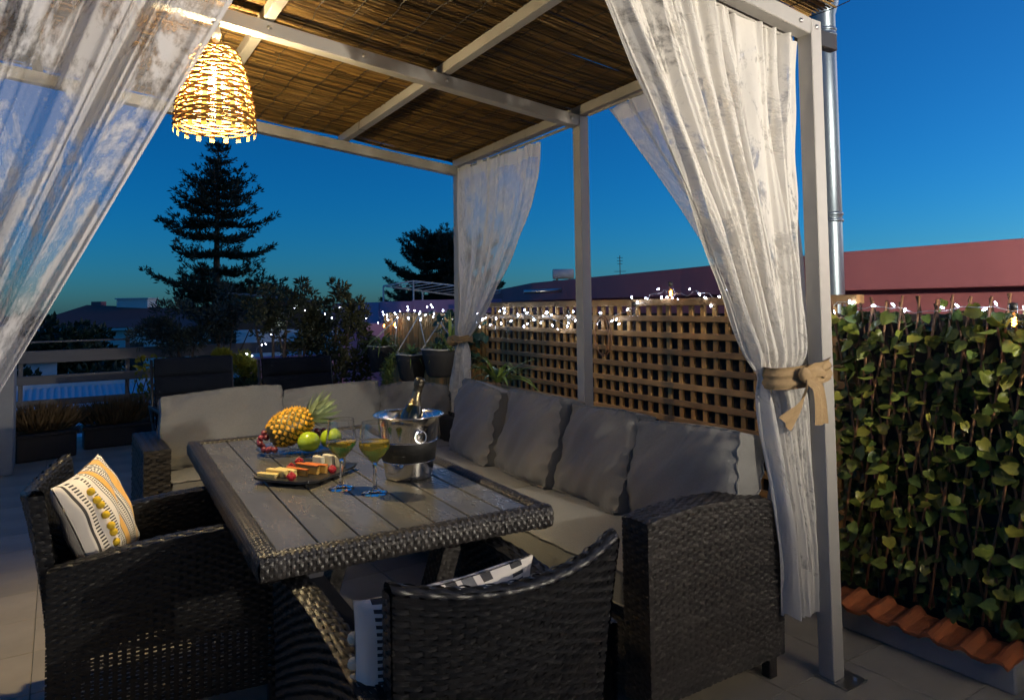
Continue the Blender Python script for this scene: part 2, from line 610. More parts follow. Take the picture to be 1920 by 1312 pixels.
fl = MB().box(-3.2, -1.6, -.22, 2.66, 8.35, -.006)
floor = fl.build('terrace_floor', M['grout'], props=STRUCT)
TS = .36
tile0 = None
for i in range(12):
    for j in range(23):
        x0, y0 = -1.50 + i * TS, .50 + j * TS - .01
        if x0 + TS > 2.9:
            continue
        if tile0 is None:
            tile0 = MB().box(-TS / 2 + .0016, -TS / 2 + .0016, -.012, TS / 2 - .0016, TS / 2 - .0016, 0, b=.0012).build('floor_tile', M['floor'], floor)
            o = tile0
        else:
            o = inst(tile0, floor, (0, 0, 0))
        o.location = (x0 + TS / 2, y0 + TS / 2, RNG.uniform(-.0006, .0004))
# plain screed beside and behind the camera
MB().box(-3.2, -1.6, -.005, 2.66, .488, -.001).build('screed', M['floor'], floor)

# house wall behind the viewer, carrying the terrace lamp
hw = MB().box(-3.2, -1.9, -.2, 4.4, -1.6, 3.2).build('house_wall', M['white'], props=STRUCT)

# ================================================================== PERGOLA
def zr(X, Y):
    return 2.279 - .108 * (X - 2.274) - .027 * (Y - 1.503)

XP, YN, YM, YF, WP = 2.274, 1.503, 2.846, 4.181, .06
XL = -.42
perg = thing('pergola', (XP, YN, 0), 'pale metal pergola with square posts, rafters and a reed mat roof', 'pergola')
for y in (YN, YM, YF):
    for x in (XP, XL):
        top = zr(x, y) + (.06 if True else 0)
        MB().box(x, y, 0.004, x + WP, y + WP, top - .002, b=.003).build('post', M['paint'], perg)
        pl = MB()
        pl.box(x - .012, y - .055, .0005, x + WP + .05, y + WP + .012, .006, b=.001)
        bp = pl.build('base_plate', M['steel_plain'], perg)
        bt = MB().lathe([(0, .016), (.007, .016), (.008, .006)], 6, (x + .075, y - .03, 0))
        bt.build('bolt', M['steel_plain'], bp)
for y in (YN, YM, YF):       # portal beams, falling towards the fence
    p = arr(XL - .04 if y != YN else XL + .06, y + WP / 2, zr(XL, y) + .03)
    q = arr(XP + .001 if y == YN else XP - .001, y + WP / 2, zr(XP, y) + .03)
    MB().bar(p, q, WP - .003, .06, b=.003).build('beam', M['paint'], perg)
for x in (-.10, .70, 1.50):   # rafters on top of the beams
    MB().bar((x, YN - .05, zr(x, YN) + .087), (x, YF + .10, zr(x, YF) + .087), .045, .05, b=.003).build('rafter', M['paint'], perg)
for x in (XP + .03, XL + .03):
    MB().bar((x, YN + .063, zr(x, YN) + .088), (x, YF + .07, zr(x, YF) + .088), .056, .052, b=.003).build('rafter', M['paint'], perg)
for (x, y) in ((XP + .03, YN), (XP - .06, YN), (.70, YM), (1.50, YM), (XP - .05, YM), (1.10, YM)):
    c0 = (x, y - .0005, zr(min(x, XP), y) + .03)
    MB().lathe([(0, .006), (.0055, .0055), (.0065, .002), (.009, .0015), (.009, 0)], 10, c0, (0, -1, 0)).build('bolt', M['steel_plain'], perg, smooth=True)
# curtain rail under the front beam
for dy in (.075, .098):
    MB().bar((XL + .06, YN + dy, zr(XL, YN) + .004), (XP - .01, YN + dy, zr(XP, YN) + .004), .012, .018, b=.002).build('curtain_rail', M['paint'], perg)
rods = MB()
MB().tube([(XP + .01, 2.93, zr(XP, 3) - .005 + .03), (XP + .01, YF - .01, zr(XP, YF) + .03)], .008, 8).build('curtain_rod', M['paint'], perg)
MB().tube([(XP + .01, YN + .07, zr(XP, YN) + .045), (XP + .01, 2.78, zr(XP, YM) + .045)], .008, 8).build('curtain_rod', M['paint'], perg)

# reed mat: every cane real, joined as one uncountable part
reeds = MB()
y = YN - .05
k = 0
while y < YF + .12:
    x = XL - .25 - RNG.uniform(0, .1)
    while x < XP + .08:
        ln = RNG.uniform(.9, 2.2)
        x2 = min(x + ln, XP + .06 + RNG.uniform(0, .03))
        sag = RNG.normal(0, .0025)
        r = RNG.uniform(.0028, .0050)
        yy = y + RNG.normal(0, .0015)
        n = max(2, int((x2 - x) / .35) + 1)
        xs = np.linspace(x, x2, n)
        wob = RNG.normal(0, .0018, n)
        pts = [(xx, yy + w, zr(xx, yy) + .119 + sag + RNG.normal(0, .0012) - .012 * abs(math.sin((xx - .70) / .8 * math.pi))) for xx, w in zip(xs, wob)]
        if not (RNG.random() < .025 and y > 1.7):
            reeds.tube(pts, r, 5, caps=False, rnd=RNG.random())
        x = x2 + RNG.uniform(0, .006)
        if x2 >= XP + .059:
            break
    y += RNG.uniform(.0062, .0088)
    k += 1
reeds.build('reed_mat', M['reed'], perg, smooth=True, props=STUFF)
# upper layer closes most of the chinks
top = MB()
y = YN - .05
while y < YF + .06:
    if not (RNG.random() < .02):
        top.tube([(XL - .3, y, zr(XL - .3, y) + .127), (XP + .07, y + RNG.normal(0, .006), zr(XP + .07, y) + .127)], .0052, 4, caps=False, rnd=RNG.random() * .5)
    y += .0094
top.build('reed_mat', M['reed'], perg, smooth=True, props=STUFF)
w = MB()
for x in np.arange(XL - .1, XP + .1, .125):
    ys = np.linspace(YN - .1, YF + .1, 40)
    w.tube([(x + .006 * math.sin(i * 1.7) + RNG.normal(0, .003), yy, zr(x, yy) + .1105 + .003 * math.sin(i * 2.9) - .012 * abs(math.sin((x - .70) / .8 * math.pi))) for i, yy in enumerate(ys)], .0019, 4, caps=False)
w.build('stitch_wire', M['wire'], perg, props=STUFF)
# tie wires round rafters
for (x, yy) in ((.70, 2.98), (.70, 3.05), (.70, 2.45), (1.50, 1.98), (1.50, 3.9), (XP + .03, 3.95), (XP + .03, 3.7), (XP + .03, 3.35), (XP + .03, 2.25)):
    z0 = zr(x, yy) + .062
    MB().tube([(x - .026, yy, z0 + .06), (x - .0275, yy + .004, z0 - .003), (x + .0275, yy - .006, z0 - .004), (x + .026, yy, z0 + .06)], .0016, 5).build('tie_wire', M['wire'], perg)
# grey wall bracket at the corner that meets the flue
MB().box(XP + .045, YN + .07, zr(XP, YN) + .01, XP + .27, YN + .105, zr(XP, YN) + .075, b=.003).build('bracket', M['wire'], perg)

# ================================================================== CURTAINS
def curtain(name, label, along, normal, base, a0, a1, ztop, tie, wtie, zt, bot, wbot, zbot, nf, mat_, cloth_w, amp=(.018, .03, .03), seed=0, free_left=True, pw=1.06, ns=300, nt_=150):
    """Hung along `along` from a0 to a1 (s=0..1), pulled to `tie`, falling to `bot`. Folds are real."""
    rg = np.random.default_rng(seed)
    s = np.linspace(0, 1, ns)[None, :]
    t = np.linspace(0, 1, nt_)[:, None]
    z = ztop(s) + (zbot - ztop(s)) * t
    zt_a = zt
    up = z > zt_a
    k = np.clip((ztop(s) - z) / (ztop(s) - zt_a), 0, 1)
    k2 = np.clip((zt_a - z) / (zt_a - zbot), 0, 1)
    a_top = a0 + (a1 - a0) * s
    a_tie = tie + (s - .5) * wtie
    a_bot = bot + (s - .5) * wbot
    gk = k ** pw
    a = np.where(up, a_top + (a_tie - a_top) * gk, a_tie + (a_bot - a_tie) * (1 - (1 - k2) ** 1.7))
    jit = np.convolve(rg.normal(0, 1, ns + 24), np.ones(25) / 5, 'valid')
    ph = np.cumsum((1 + .55 * jit).clip(.15))
    ph = (ph / ph[-1])[None, :] * 2 * np.pi * nf
    A = np.where(up, amp[0] + (amp[1] - amp[0]) * gk, amp[1] + (amp[2] - amp[1]) * k2)
    pin = 1 - .75 * np.exp(-((z - zt_a) / .05) ** 2)
    off = A * pin * (np.sin(ph + .5 * np.sin(6 * k + s * 9)) + .35 * np.sin(2.3 * ph + 1.3))
    # gathered header
    hd = np.exp(-np.clip((ztop(s) - z), 0, None) / .07)
    off += .008 * hd * np.sin(ph * 3.1) + .004 * np.sin(ph * 5.7 + 4 * t)
    a = a + .22 * A * np.cos(ph + .4)
    for q in range(7):          # creases and crinkle
        d1, d2 = rg.uniform(18, 60), rg.uniform(4, 16)
        off += .0022 * np.sin(d1 * s + d2 * t * 2 + rg.uniform(0, 6)) * np.sin(rg.uniform(6, 18) * t + rg.uniform(2, 9) * s + rg.uniform(0, 6))
    low = rg.normal(0, 1, (5, 3))
    for q in range(5):
        off += .006 * math.copysign(1, low[q, 0]) * np.sin((2 + q) * 2.1 * t + low[q, 1] * 3 * s + low[q, 2])
    P = np.asarray(base, float)[None, None, :] + a[..., None] * np.asarray(along, float) + off[..., None] * np.asarray(normal, float)
    P[..., 2] = z - .012 * (1 - hd) * np.abs(np.sin(ph)) * (t > .02)
    th = thing(name, (P[0, ns // 2, 0], P[0, ns // 2, 1], zbot), label, 'curtain', 'sheer curtains on the pergola')
    uvw = np.stack([np.broadcast_to(s * cloth_w, z.shape), np.broadcast_to(ztop(s) - z, z.shape)], -1).reshape(-1, 2)
    MB().grid(P).build('drape', mat_, th, smooth=True, uv=uvw)
    return th, P

sheerR = sheer('sheer_cream', .34, .37, .52, xs=1.15, W=1.6, H=1.98)
sheerL = sheer('sheer_cream_thin', .30, .41, .57, xs=1.0, W=1.4, H=1.98, col=(.62, .61, .62))
sheerS = sheer('sheer_cream_side', .60, .40, .62, xs=1.1, W=1.3, H=1.98)
cr, PR = curtain('curtain', 'bright sheer cream curtain pulled to the nearest post by a burlap bow', (1, 0, 0), (0, 1, 0), (0, YN + .087, 0),
        1.31, 2.270, lambda s: zr(1.31 + .95 * s, YN) - .012, 2.16, .20, 1.07, 2.218, .165, .24, 8, sheerR, 1.6,
        amp=(.022, .034, .03), seed=3, pw=.98)
for s in (0, .18, .36, .55, .72, .9):
    xx = 1.31 + .95 * s
    MB().tube([(xx, YN + .087, zr(xx, YN) + .008), (xx + .006, YN + .083, zr(xx, YN) - .02), (xx - .004, YN + .08, zr(xx, YN) - .045)], .003, 6).build('hook', M['paint'], cr)
cl, PL = curtain('curtain', 'wide sheer curtain close to the viewer at the left edge, veiling the lamp', (1, 0, 0), (0, 1, 0), (0, YN + .06, 0),
        .53, -.40, lambda s: zr(.53 - .93 * s, YN) - .012, -.29, -.25, 1.02, -.28, -.32, .24, 6, sheerL, 1.4,
        amp=(.016, .022, .03), seed=8, pw=1.02)
cs, PS = curtain('curtain', 'sheer side curtain behind the bright one, drawn to the same post', (0, 1, 0), (1, 0, 0), (XP + .02, 0, 0),
        2.66, 1.62, lambda s: zr(XP, 2) + .03 + 0 * s, 1.625, -.10, 1.09, 1.68, -.24, .22, 6, sheerS, 1.3,
        amp=(.014, .026, .03), seed=5, pw=.98)
cf, PF = curtain('curtain', 'sheer curtain tied at the far corner post beside the hanging pots', (0, 1, 0), (1, 0, 0), (XP + .012, 0, 0),
        3.25, 4.165, lambda s: zr(XP, 3.7) + .03 + 0 * s, 4.145, .09, 1.10, 4.20, .36, .20, 5, sheerS, 1.3,
        amp=(.012, .022, .03), seed=6, pw=1.9)

def strip(mb, pts, side, width, n=24, curl=.0, w_end=None):
    """Cloth ribbon through pts with a side vector."""
    pts = np.asarray(pts, float)
    tt = np.linspace(0, len(pts) - 1, n)
    c = np.stack([np.interp(tt, np.arange(len(pts)), pts[:, i]) for i in range(3)], 1)
    for _ in range(3):
        c[1:-1] = (c[:-2] + 2 * c[1:-1] + c[2:]) / 4
    sd = np.asarray(side, float)
    sd = np.broadcast_to(sd, (2, 3)) if sd.ndim == 1 else sd
    W = np.linspace(width, w_end if w_end else width, n)
    S = np.stack([np.interp(np.linspace(0, 1, n), [0, 1], sd[:, i]) for i in range(3)], 1)
    S /= np.linalg.norm(S, axis=1)[:, None]
    T = np.gradient(c, axis=0)
    T /= np.linalg.norm(T, axis=1)[:, None]
    Nn = np.cross(T, S)
    v = np.linspace(-.5, .5, 7)
    P = c[:, None, :] + v[None, :, None] * W[:, None, None] * S[:, None, :] + (curl * np.cos(v * 9 + 1)[None, :, None]) * Nn[:, None, :]
    mb.grid(P)
    return mb

bow = thing('burlap_bow', (2.22, 1.54, 1.0), 'natural burlap bow tying the bright curtain to the nearest post', 'bow')
ring = MB()
for zz, dd in ((1.085, 0), (1.055, .004)):
    pts = [(2.205 + (.152 + dd) * math.cos(a), 1.560 + (.088 + dd) * math.sin(a), zz + .016 * math.cos(a)) for a in np.linspace(0, 2 * math.pi, 33)]
    strip(ring, pts, (0, 0, 1), .045, 40, .004)
ring.build('wrap', M['burlap'], bow, smooth=True)
b = MB()
b.sphere((2.120, 1.470, 1.07), .024, 12, 8, (1, .8, 1.1))
b.build('knot', M['burlap'], bow, smooth=True)
b = strip(MB(), [(2.123, 1.466, 1.07), (2.155, 1.452, 1.088), (2.205, 1.458, 1.085), (2.230, 1.470, 1.068), (2.185, 1.474, 1.056)], (0, .25, 1), .045, 30, .006)
b.build('loop', M['burlap'], bow, smooth=True)
b = strip(MB(), [(2.120, 1.46, 1.065), (2.085, 1.44, 1.03), (2.025, 1.43, .975), (1.965, 1.44, .925)], [(.5, .5, .8), (.75, .2, -.55)], .045, 24, .007, .085)
b.build('tail', M['burlap'], bow, smooth=True)
b = strip(MB(), [(2.125, 1.46, 1.06), (2.145, 1.437, 1.03), (2.155, 1.437, .97), (2.160, 1.44, .905)], [(1, .2, .3), (1, .1, 0)], .05, 24, .006, .070)
b.build('tail', M['burlap'], bow, smooth=True)
tb = thing('jute_tie', (XP, 4.14, 1.08), 'thin jute cord tying the far curtain to its post', 'curtain tie')
ring = MB()
for zz in (1.085, 1.10, 1.115):
    ring.tube([(XP + .012 + .055 * math.cos(a), 4.145 + .075 * math.sin(a), zz + .006 * math.sin(3 * a)) for a in np.linspace(0, 2 * math.pi, 25)], .008, 6)
ring.build('cord', M['burlap'], tb, smooth=True)
MB().sphere((XP - .03, 4.215, 1.085), .045, 10, 8, (1, 1, .8)).build('rosette', M['burlap'], tb, smooth=True)

# ================================================================== PENDANT LAMP
PX, PY = .505, 2.876
lamp = thing('pendant_lamp', (PX, PY, 1.97), 'bell-shaped woven rattan pendant lamp glowing under the reed roof', 'lamp')
def shade_r(h):      # h: 0 at rim .. 1 at crown
    return .148 * (1 - .10 * h - .46 * h ** 2.2) if h < .86 else .148 * (1 - .10 * .86 - .46 * .86 ** 2.2) * math.sqrt(max(0, 1 - ((h - .86) / .145) ** 2))
Z0, HH = 2.008, .335
NS = 18
st = MB()
for k in range(NS):
    a = 2 * math.pi * k / NS + .08
    hs = np.linspace(-.045, 1.0, 22)
    pts = np.array([(PX + (shade_r(max(0, h)) + .001) * math.cos(a), PY + (shade_r(max(0, h)) + .001) * math.sin(a), Z0 + HH * h) for h in hs])
    tang = arr(-math.sin(a), math.cos(a), 0)
    wid = np.where(hs < .82, .0095, .0095 * np.clip((1.05 - hs) / .23, .2, 1))
    P = np.stack([pts - tang * wid[:, None], pts + tang * wid[:, None]], 1)
    MB().grid(P, rnd=RNG.random()).build('stake', M['rattan'], lamp, smooth=True)
ringsm = MB()
h = .03
j = 0
while h < .97:
    rr = shade_r(h)
    tight = h < .16
    th_ = np.linspace(0, 2 * math.pi, 109)
    wv = .0042 * np.cos(NS / 2 * th_ + (0 if j % 2 else math.pi)) * (1 if not tight else .9)
    jit = .0028 * np.sin(th_ * 5 + j * 1.9) + .0018 * np.sin(th_ * 11 + j * 4.1)
    pts = np.stack([PX + (rr + wv) * np.cos(th_), PY + (rr + wv) * np.sin(th_), Z0 + HH * h + jit * (0.5 if tight else 1)], 1)
    ringsm.tube(pts, .0037, 5, caps=False, rnd=RNG.random(), flat=1.25)
    h += .031 if tight else RNG.uniform(.034, .045)
    j += 1
ringsm.build('weave', M['rattan'], lamp, smooth=True, props=STUFF)
bb = MB().lathe([(0, -.032), (.015, -.029), (.026, -.018), (.030, -.002), (.028, .014), (.020, .030), (.014, .048), (.0135, .062)], 24, (PX, PY, 2.190))
bb.build('bulb', M['bulbglow'], lamp, smooth=True)
MB().lathe([(0, .0), (.016, 0), (.018, .01), (.018, .05), (.008, .062), (0, .062)], 16, (PX, PY, 2.255)).build('socket', M['whitemetal'], lamp, smooth=True)
MB().tube([(PX, PY, 2.315), (PX + .002, PY, 2.38), (PX, PY, zr(PX, PY) - .001)], .0045, 8).build('cord', M['rope'], lamp, smooth=True)
MB().lathe([(0, 0), (.012, .0), (.02, .03), (.011, .07), (0, .07)], 12, (PX, PY, zr(PX, PY) - .075)).build('canopy', M['rope'], lamp, smooth=True)

# wall uplighter on the house wall behind the viewer: its cup keeps light off everything low
LW = (2.30, -1.40, 1.80)
wl = thing('wall_uplighter', LW, 'black cup-shaped wall uplighter on the house wall behind the viewer', 'wall lamp')
MB().box(LW[0] - .05, -1.597, LW[2] - .10, LW[0] + .05, -1.575, LW[2] + .05, b=.004).build('back_plate', M['wire'], wl)
MB().bar((LW[0], -1.575, LW[2] - .06), (LW[0], LW[1] - .08, LW[2] - .06), .02, .02).build('arm', M['wire'], wl)
MB().lathe([(0, -.10), (.05, -.10), (.10, -.075), (.125, -.040), (.121, -.040), (.096, -.071), (.048, -.096), (0, -.096)], 32, LW).build('cup', M['wire'], wl, smooth=True)
MB().sphere(LW, .036, 16, 10).build('bulb', emis('uplighter_bulb', (1.0, .90, .74), 5600), wl, smooth=True)
# ================================================================== WEAVING
def weave(mb, S, U, V, a=.026, b=.0125, amp=.0032, gap=.16, ns=4, seed=0, stakes=True, over=1):
    """Wicker skin on surface S(u,v)->(...,3): rows of strands waving over and under stakes."""
    rg = np.random.default_rng(seed)
    nr = max(2, int(round(V / b)))
    b = V / nr
    nk = max(2, int(round(U / a)))
    a = U / nk
    nu = nk * ns + 1
    u = np.linspace(0, U, nu)
    rows = (np.arange(nr) + .5) * b
    cross = np.array([-.5, 0, .5]) * (1 - gap)
    uu = np.broadcast_to(u[None, None, :], (nr, 3, nu))
    vv = rows[:, None, None] + cross[None, :, None] * b + rg.normal(0, .03 * b, (nr, 1, 1)) + 0 * uu
    vv = vv + .10 * b * np.sin(uu * rg.uniform(9, 26, (nr, 1, 1)) + rg.uniform(0, 6, (nr, 1, 1)))
    vv = np.clip(vv, 0, V)
    wave = np.sin(np.pi * uu / a / over + (np.arange(nr) % 2)[:, None, None] * np.pi)
    hh = amp * wave * rg.uniform(.65, 1.25, (nr, 1, 1)) * (1 + .25 * np.sin(uu * 41 + rg.uniform(0, 6, (nr, 1, 1)))) + np.array([-.0006, .0008, -.0006])[None, :, None]
    P = S(uu, vv)
    e = 1e-3
    du = S(np.clip(uu + e, 0, U), vv) - S(np.clip(uu - e, 0, U), vv)
    dv = S(uu, np.clip(vv + e, 0, V)) - S(uu, np.clip(vv - e, 0, V))
    n = np.cross(du, dv)
    n /= np.linalg.norm(n, axis=-1, keepdims=True) + 1e-12
    P = P + n * hh[..., None]
    i = np.arange(nr)[:, None, None]
    c = np.arange(2)[None, :, None]
    j = np.arange(nu - 1)[None, None, :]
    q = (i * 3 + c) * nu + j
    F = np.stack([q, q + 1, q + nu + 1, q + nu], -1).reshape(-1, 4)
    rn = np.repeat(rg.random(nr), 3 * nu)
    mb.add(P.reshape(-1, 3), F, rn)
    if stakes:
        vs = np.linspace(0, V, max(3, int(V / .04)))
        us = (np.arange(nk) + .5) * a
        U3 = us[:, None, None] + np.array([-.3, .3])[None, None, :] * a + 0 * vs[None, :, None]
        V3 = np.broadcast_to(vs[None, :, None], U3.shape)
        P2 = S(U3, V3)
        for k in range(nk):
            mb.grid(P2[k], rnd=.3)
    return mb

def plane(o, eu, ev):
    o, eu, ev = arr(*o), arr(*eu), arr(*ev)
    return lambda u, v: o + u[..., None] * eu + v[..., None] * ev

# ================================================================== CORNER SOFA
sofa = thing('corner_sofa', (1.8, 2.8, 0), 'dark brown wicker corner sofa wrapping the far end and right side of the table', 'sofa')
AX0, AX1, AY0, AY1 = 1.530, 2.188, 1.620, 1.735
def armtop(x):
    t = (x - AX0) / (AX1 - AX0)
    return np.interp(t, [0, .08, .35, .65, .85, 1], [.640, .650, .662, .652, .632, .590])
# near arm: outer face, front, curved top
m = MB()
def S_out(u, v):
    x = AX0 + u
    zt = armtop(x)
    z = .085 + (zt - .085) * v / .57
    return np.stack([x - .02 * (1 - v / .57) * (u / .658), AY0 + 0 * u, z], -1)
weave(m, S_out, .658, .57, .0255, .0125, .0032, .12, seed=1)
weave(m, plane((AX0 - .002, AY1, .085), (0, -1, 0), (0, 0, 1)), AY1 - AY0, .555, .0245, .0125, .0032, .12, seed=2)
def S_top(u, v):
    x = AX0 + u
    return np.stack([x, AY0 + v, armtop(x) + .004 * np.sin(np.pi * v / .115)], -1)
weave(m, S_top, .658, .115, .0255, .0122, .003, .1, seed=3)
m.build('arm', M['wicker'], sofa, smooth=True, props=STUFF)
c = MB()
xs = np.linspace(AX0 + .008, AX1 - .01, 12)
P = np.stack([np.stack([xs, np.full(12, AY0 + .008), np.full(12, .09)], 1), np.stack([xs, np.full(12, AY0 + .008), armtop(xs) - .007], 1),
              np.stack([xs, np.full(12, AY1 - .004), armtop(xs) - .007], 1), np.stack([xs, np.full(12, AY1 - .004), np.full(12, .09)], 1)])
c.grid(P)
c.box(AX0 + .008, AY0 + .008, .09, AX0 + .02, AY1 - .004, .63)
c.build('arm_core', M['core'], sofa)
for x in (AX1 - .055, AX0 + .03):
    MB().box(x - .02, AY0 + .02, .001, x + .02, AY0 + .06, .088, b=.004).build('foot', M['core'], sofa)
# seat carcass of the long side
c = MB().box(AX0 + .06, AY1 + .002, .06, 2.125, 4.56, .315, b=.01)
c.build('seat_box', M['core'], sofa)
m = weave(MB(), plane((AX0 + .055, 4.0, .06), (0, -1, 0), (0, 0, 1)), 2.30, .26, .026, .0125, .003, .12, seed=4)
m.build('front_panel', M['wicker'], sofa, smooth=True, props=STUFF)
MB().box(AX0 + .045, AY1 + .005, .325, AX0 + .10, 3.94, .352, b=.008).build('seat_rail', M['wicker_black'], sofa)
# back of the long side
c = MB().box(2.13, AY1 + .002, .06, 2.20, 4.62, .60, b=.012)
c.build('back_frame', M['core'], sofa)
m = weave(MB(), plane((2.203, 1.74, .06), (0, 1, 0), (0, 0, 1)), 2.9, .56, .026, .0125, .003, .12, seed=5)
m.build('back_panel', M['wicker'], sofa, smooth=True, props=STUFF)
# far side: carcass, arm, back
FX0, FX1, FY0, FY1 = .372, .497, 3.965, 4.60
MB().box(FX1 + .004, FY0 + .06, .06, 1.585, 4.54, .315, b=.01).build('seat_box', M['core'], sofa)
m = weave(MB(), plane((FX1, FY0 + .05, .06), (1, 0, 0), (0, 0, 1)), AX0 - FX1 + .06, .26, .026, .0125, .003, .12, seed=6)
m.build('front_panel', M['wicker'], sofa, smooth=True, props=STUFF)
MB().box(FX1 + .002, 4.545, .06, 2.125, 4.615, .60, b=.012).build('back_frame', M['core'], sofa)
m = MB()
weave(m, plane((FX0, FY0, .07), (1, 0, 0), (0, 0, 1)), FX1 - FX0, .545, .031, .0145, .0048, .10, seed=7)
weave(m, plane((FX0, FY1, .07), (0, -1, 0), (0, 0, 1)), FY1 - FY0, .545, .031, .0145, .004, .10, seed=8)
weave(m, plane((FX0, FY0, .617), (1, 0, 0), (0, 1, 0)), FX1 - FX0, FY1 - FY0, .031, .0145, .0035, .10, seed=9)
m.build('arm', M['wicker'], sofa, smooth=True, props=STUFF)
MB().box(FX0 + .007, FY0 + .009, .06, FX1 - .002, FY1 - .01, .609, b=.01).build('arm_core', M['core'], sofa)
MB().box(FX0 + .02, FY0 + .03, .001, FX0 + .06, FY0 + .07, .06).build('foot', M['core'], sofa)

# ------------------------------------------------------------------ cushions
def cushion(name, label, cat, center, ex, ey, w, h, t, bulge, mat_, group, seed=0, pip=True, slump=0.0, wr=1.0, rad=.16, crown=0.0):
    """Boxed cushion: ex, ey in-plane axes, normal = ex x ey. Front face bulges; sides gusseted; piped edges."""
    rg = np.random.default_rng(seed)
    ex, ey = unit(ex), unit(ey)
    ey = unit(ey - ex * np.dot(ex, ey))
    n = np.cross(ex, ey)
    N = 36
    q = np.linspace(-1, 1, N)
    X, Y = np.meshgrid(q, q)
    # squircle mapping rounds the corners
    k = rad
    fx = X * np.sqrt(1 - k * Y ** 4 / 2 * np.abs(X) ** 3)
    fy = Y * np.sqrt(1 - k * X ** 4 / 2 * np.abs(Y) ** 3)
    prof = ((1 - np.abs(X) ** 3.2) * (1 - np.abs(Y) ** 3.2)) ** .55
    ph = rg.uniform(0, 6, 8)
    edge = 1 - prof
    wrk = wr * (.0045 * np.sin(26 * X + ph[0] + 3 * Y) * edge ** 2 * (np.abs(Y) > .4) + .004 * np.sin(22 * Y + ph[1] - 4 * X) * edge ** 2
                + .005 * np.sin(3.1 * X + 2.3 * Y + ph[2]) + .004 * np.sin(5.3 * Y - 2.9 * X + ph[3]) + .0022 * np.sin(13 * X - 9 * Y + ph[4]))
    sl = slump * (np.sin(1.5 * X + ph[5]) * (Y > -1) * (Y + 1) / 2)
    pinch = 1 - .035 * np.sin(np.pi * (X + 1) / 2 * 2 + ph[6]) * 0
    def face(sgn):
        z = sgn * (t / 2 + bulge * prof + wrk)
        xx = fx * w / 2 * (1 + .012 * np.sin(7 * Y + ph[7]))
        yy = fy * h / 2 + sl - .5 * slump + crown * (1 - X ** 2) * (Y + 1) / 2 - crown * .4
        return np.asarray(center, float) + xx[..., None] * ex + yy[..., None] * ey + z[..., None] * n
    A, B = face(1), face(-1)
    th = thing(name, tuple(np.asarray(center, float) - ey * h / 2), label, cat, group)
    mb = MB()
    mb.grid(A)
    mb.grid(B[:, ::-1])
    def loop(P):
        return np.concatenate([P[0, :], P[1:, -1], P[-1, -2::-1], P[-2:0:-1, 0]])
    la, lb = loop(A), loop(B)
    mid = (la + lb) / 2
    cen = mid.mean(0)
    out = mid - cen
    out /= np.linalg.norm(out, axis=1)[:, None]
    mid = mid + out * .006
    G = np.stack([lb, mid, la], 0)
    mb.grid(G, closed_u=True)
    mb.build('cover', mat_, th, smooth=True)
    if pip:
        for l in (la, lb):
            L2 = np.concatenate([l, l[:2]])
            MB().tube(L2 + np.concatenate([out, out[:2]]) * .003, .0038, 5, caps=False).build('piping', mat_, th, smooth=True)
    return th

GB, GS = 'grey back cushions of the sofa', 'grey seat cushions of the sofa'
# long-side back cushions, leaning on the back (normal towards -X)
def backR(y0, y1, ztop, zbot, x, seed, label, yaw=0.0, slump=.012, tilt=.26):
    ex = arr(math.sin(yaw), math.cos(yaw), 0) * -1      # ex = -Y so that ex x ey faces -X
    ex = arr(-math.sin(yaw), -math.cos(yaw), 0)
    ey = arr(tilt, 0, 1)
    hh = (ztop - zbot) * math.sqrt(1 + tilt ** 2)
    return cushion('back_cushion', label, 'cushion', (x, (y0 + y1) / 2, (ztop + zbot) / 2), ex, ey, abs(y1 - y0), hh, .11, .042, M['fabric'], GB, seed, slump=slump, rad=.11, crown=.004, wr=1.8)
backR(1.665, 2.205, .842, .470, 2.055, 21, 'grey back cushion at the near end of the sofa, beside the wicker arm', yaw=.03)
backR(2.195, 2.70, .848, .455, 2.055, 22, 'grey back cushion second from the near wicker arm, along the trellis side', yaw=.10)
backR(2.70, 3.245, .868, .455, 2.06, 23, 'grey back cushion in front of the middle pergola post', yaw=.10)
backR(3.25, 3.80, .862, .455, 2.065, 24, 'grey back cushion nearest the corner on the trellis side', yaw=.12)
# far-side back cushions (normal towards -Y)
def backF(x0, x1, ztop, zbot, y, seed, label, slump=.01, yaw=0.0):
    ex = arr(math.cos(yaw), math.sin(yaw), 0)
    ey = arr(0, .24, 1)
    hh = (ztop - zbot) * 1.028
    return cushion('back_cushion', label, 'cushion', ((x0 + x1) / 2, y, (ztop + zbot) / 2), ex, ey, x1 - x0, hh, .12, .026, M['fabric'], GB, seed, slump=slump, rad=.11, crown=.004, wr=1.8)
backF(.485, 1.135, .845, .455, 4.32, 31, 'wide grey back cushion behind the pineapple end, next to the far wicker arm')
backF(1.14, 1.75, .832, .455, 4.32, 32, 'grey back cushion behind the pineapple crown, middle of the far row')
backF(1.755, 2.24, .795, .455, 4.30, 33, 'grey corner back cushion behind the champagne bottle', slump=.02, yaw=-.05)
# seat cushions
def seat(x0, x1, y0, y1, ztop, seed, label):
    return cushion('seat_cushion', label, 'cushion', ((x0 + x1) / 2, (y0 + y1) / 2, ztop - .062), (1, 0, 0), (0, 1, 0), x1 - x0, y1 - y0, .095, .014, M['fabric'], GS, seed, wr=.5, rad=.08)
seat(1.545, 2.12, 1.742, 2.86, .46, 41, 'grey seat cushion at the near end of the sofa, in front of the wicker arm')
seat(1.545, 2.12, 2.865, 3.955, .46, 42, 'grey seat cushion beside the table on the trellis side')
seat(1.30, 2.12, 3.96, 4.50, .46, 43, 'grey seat cushion in the sofa corner')
seat(.505, 1.295, 3.96, 4.50, .46, 44, 'grey seat cushion beside the far wicker arm')

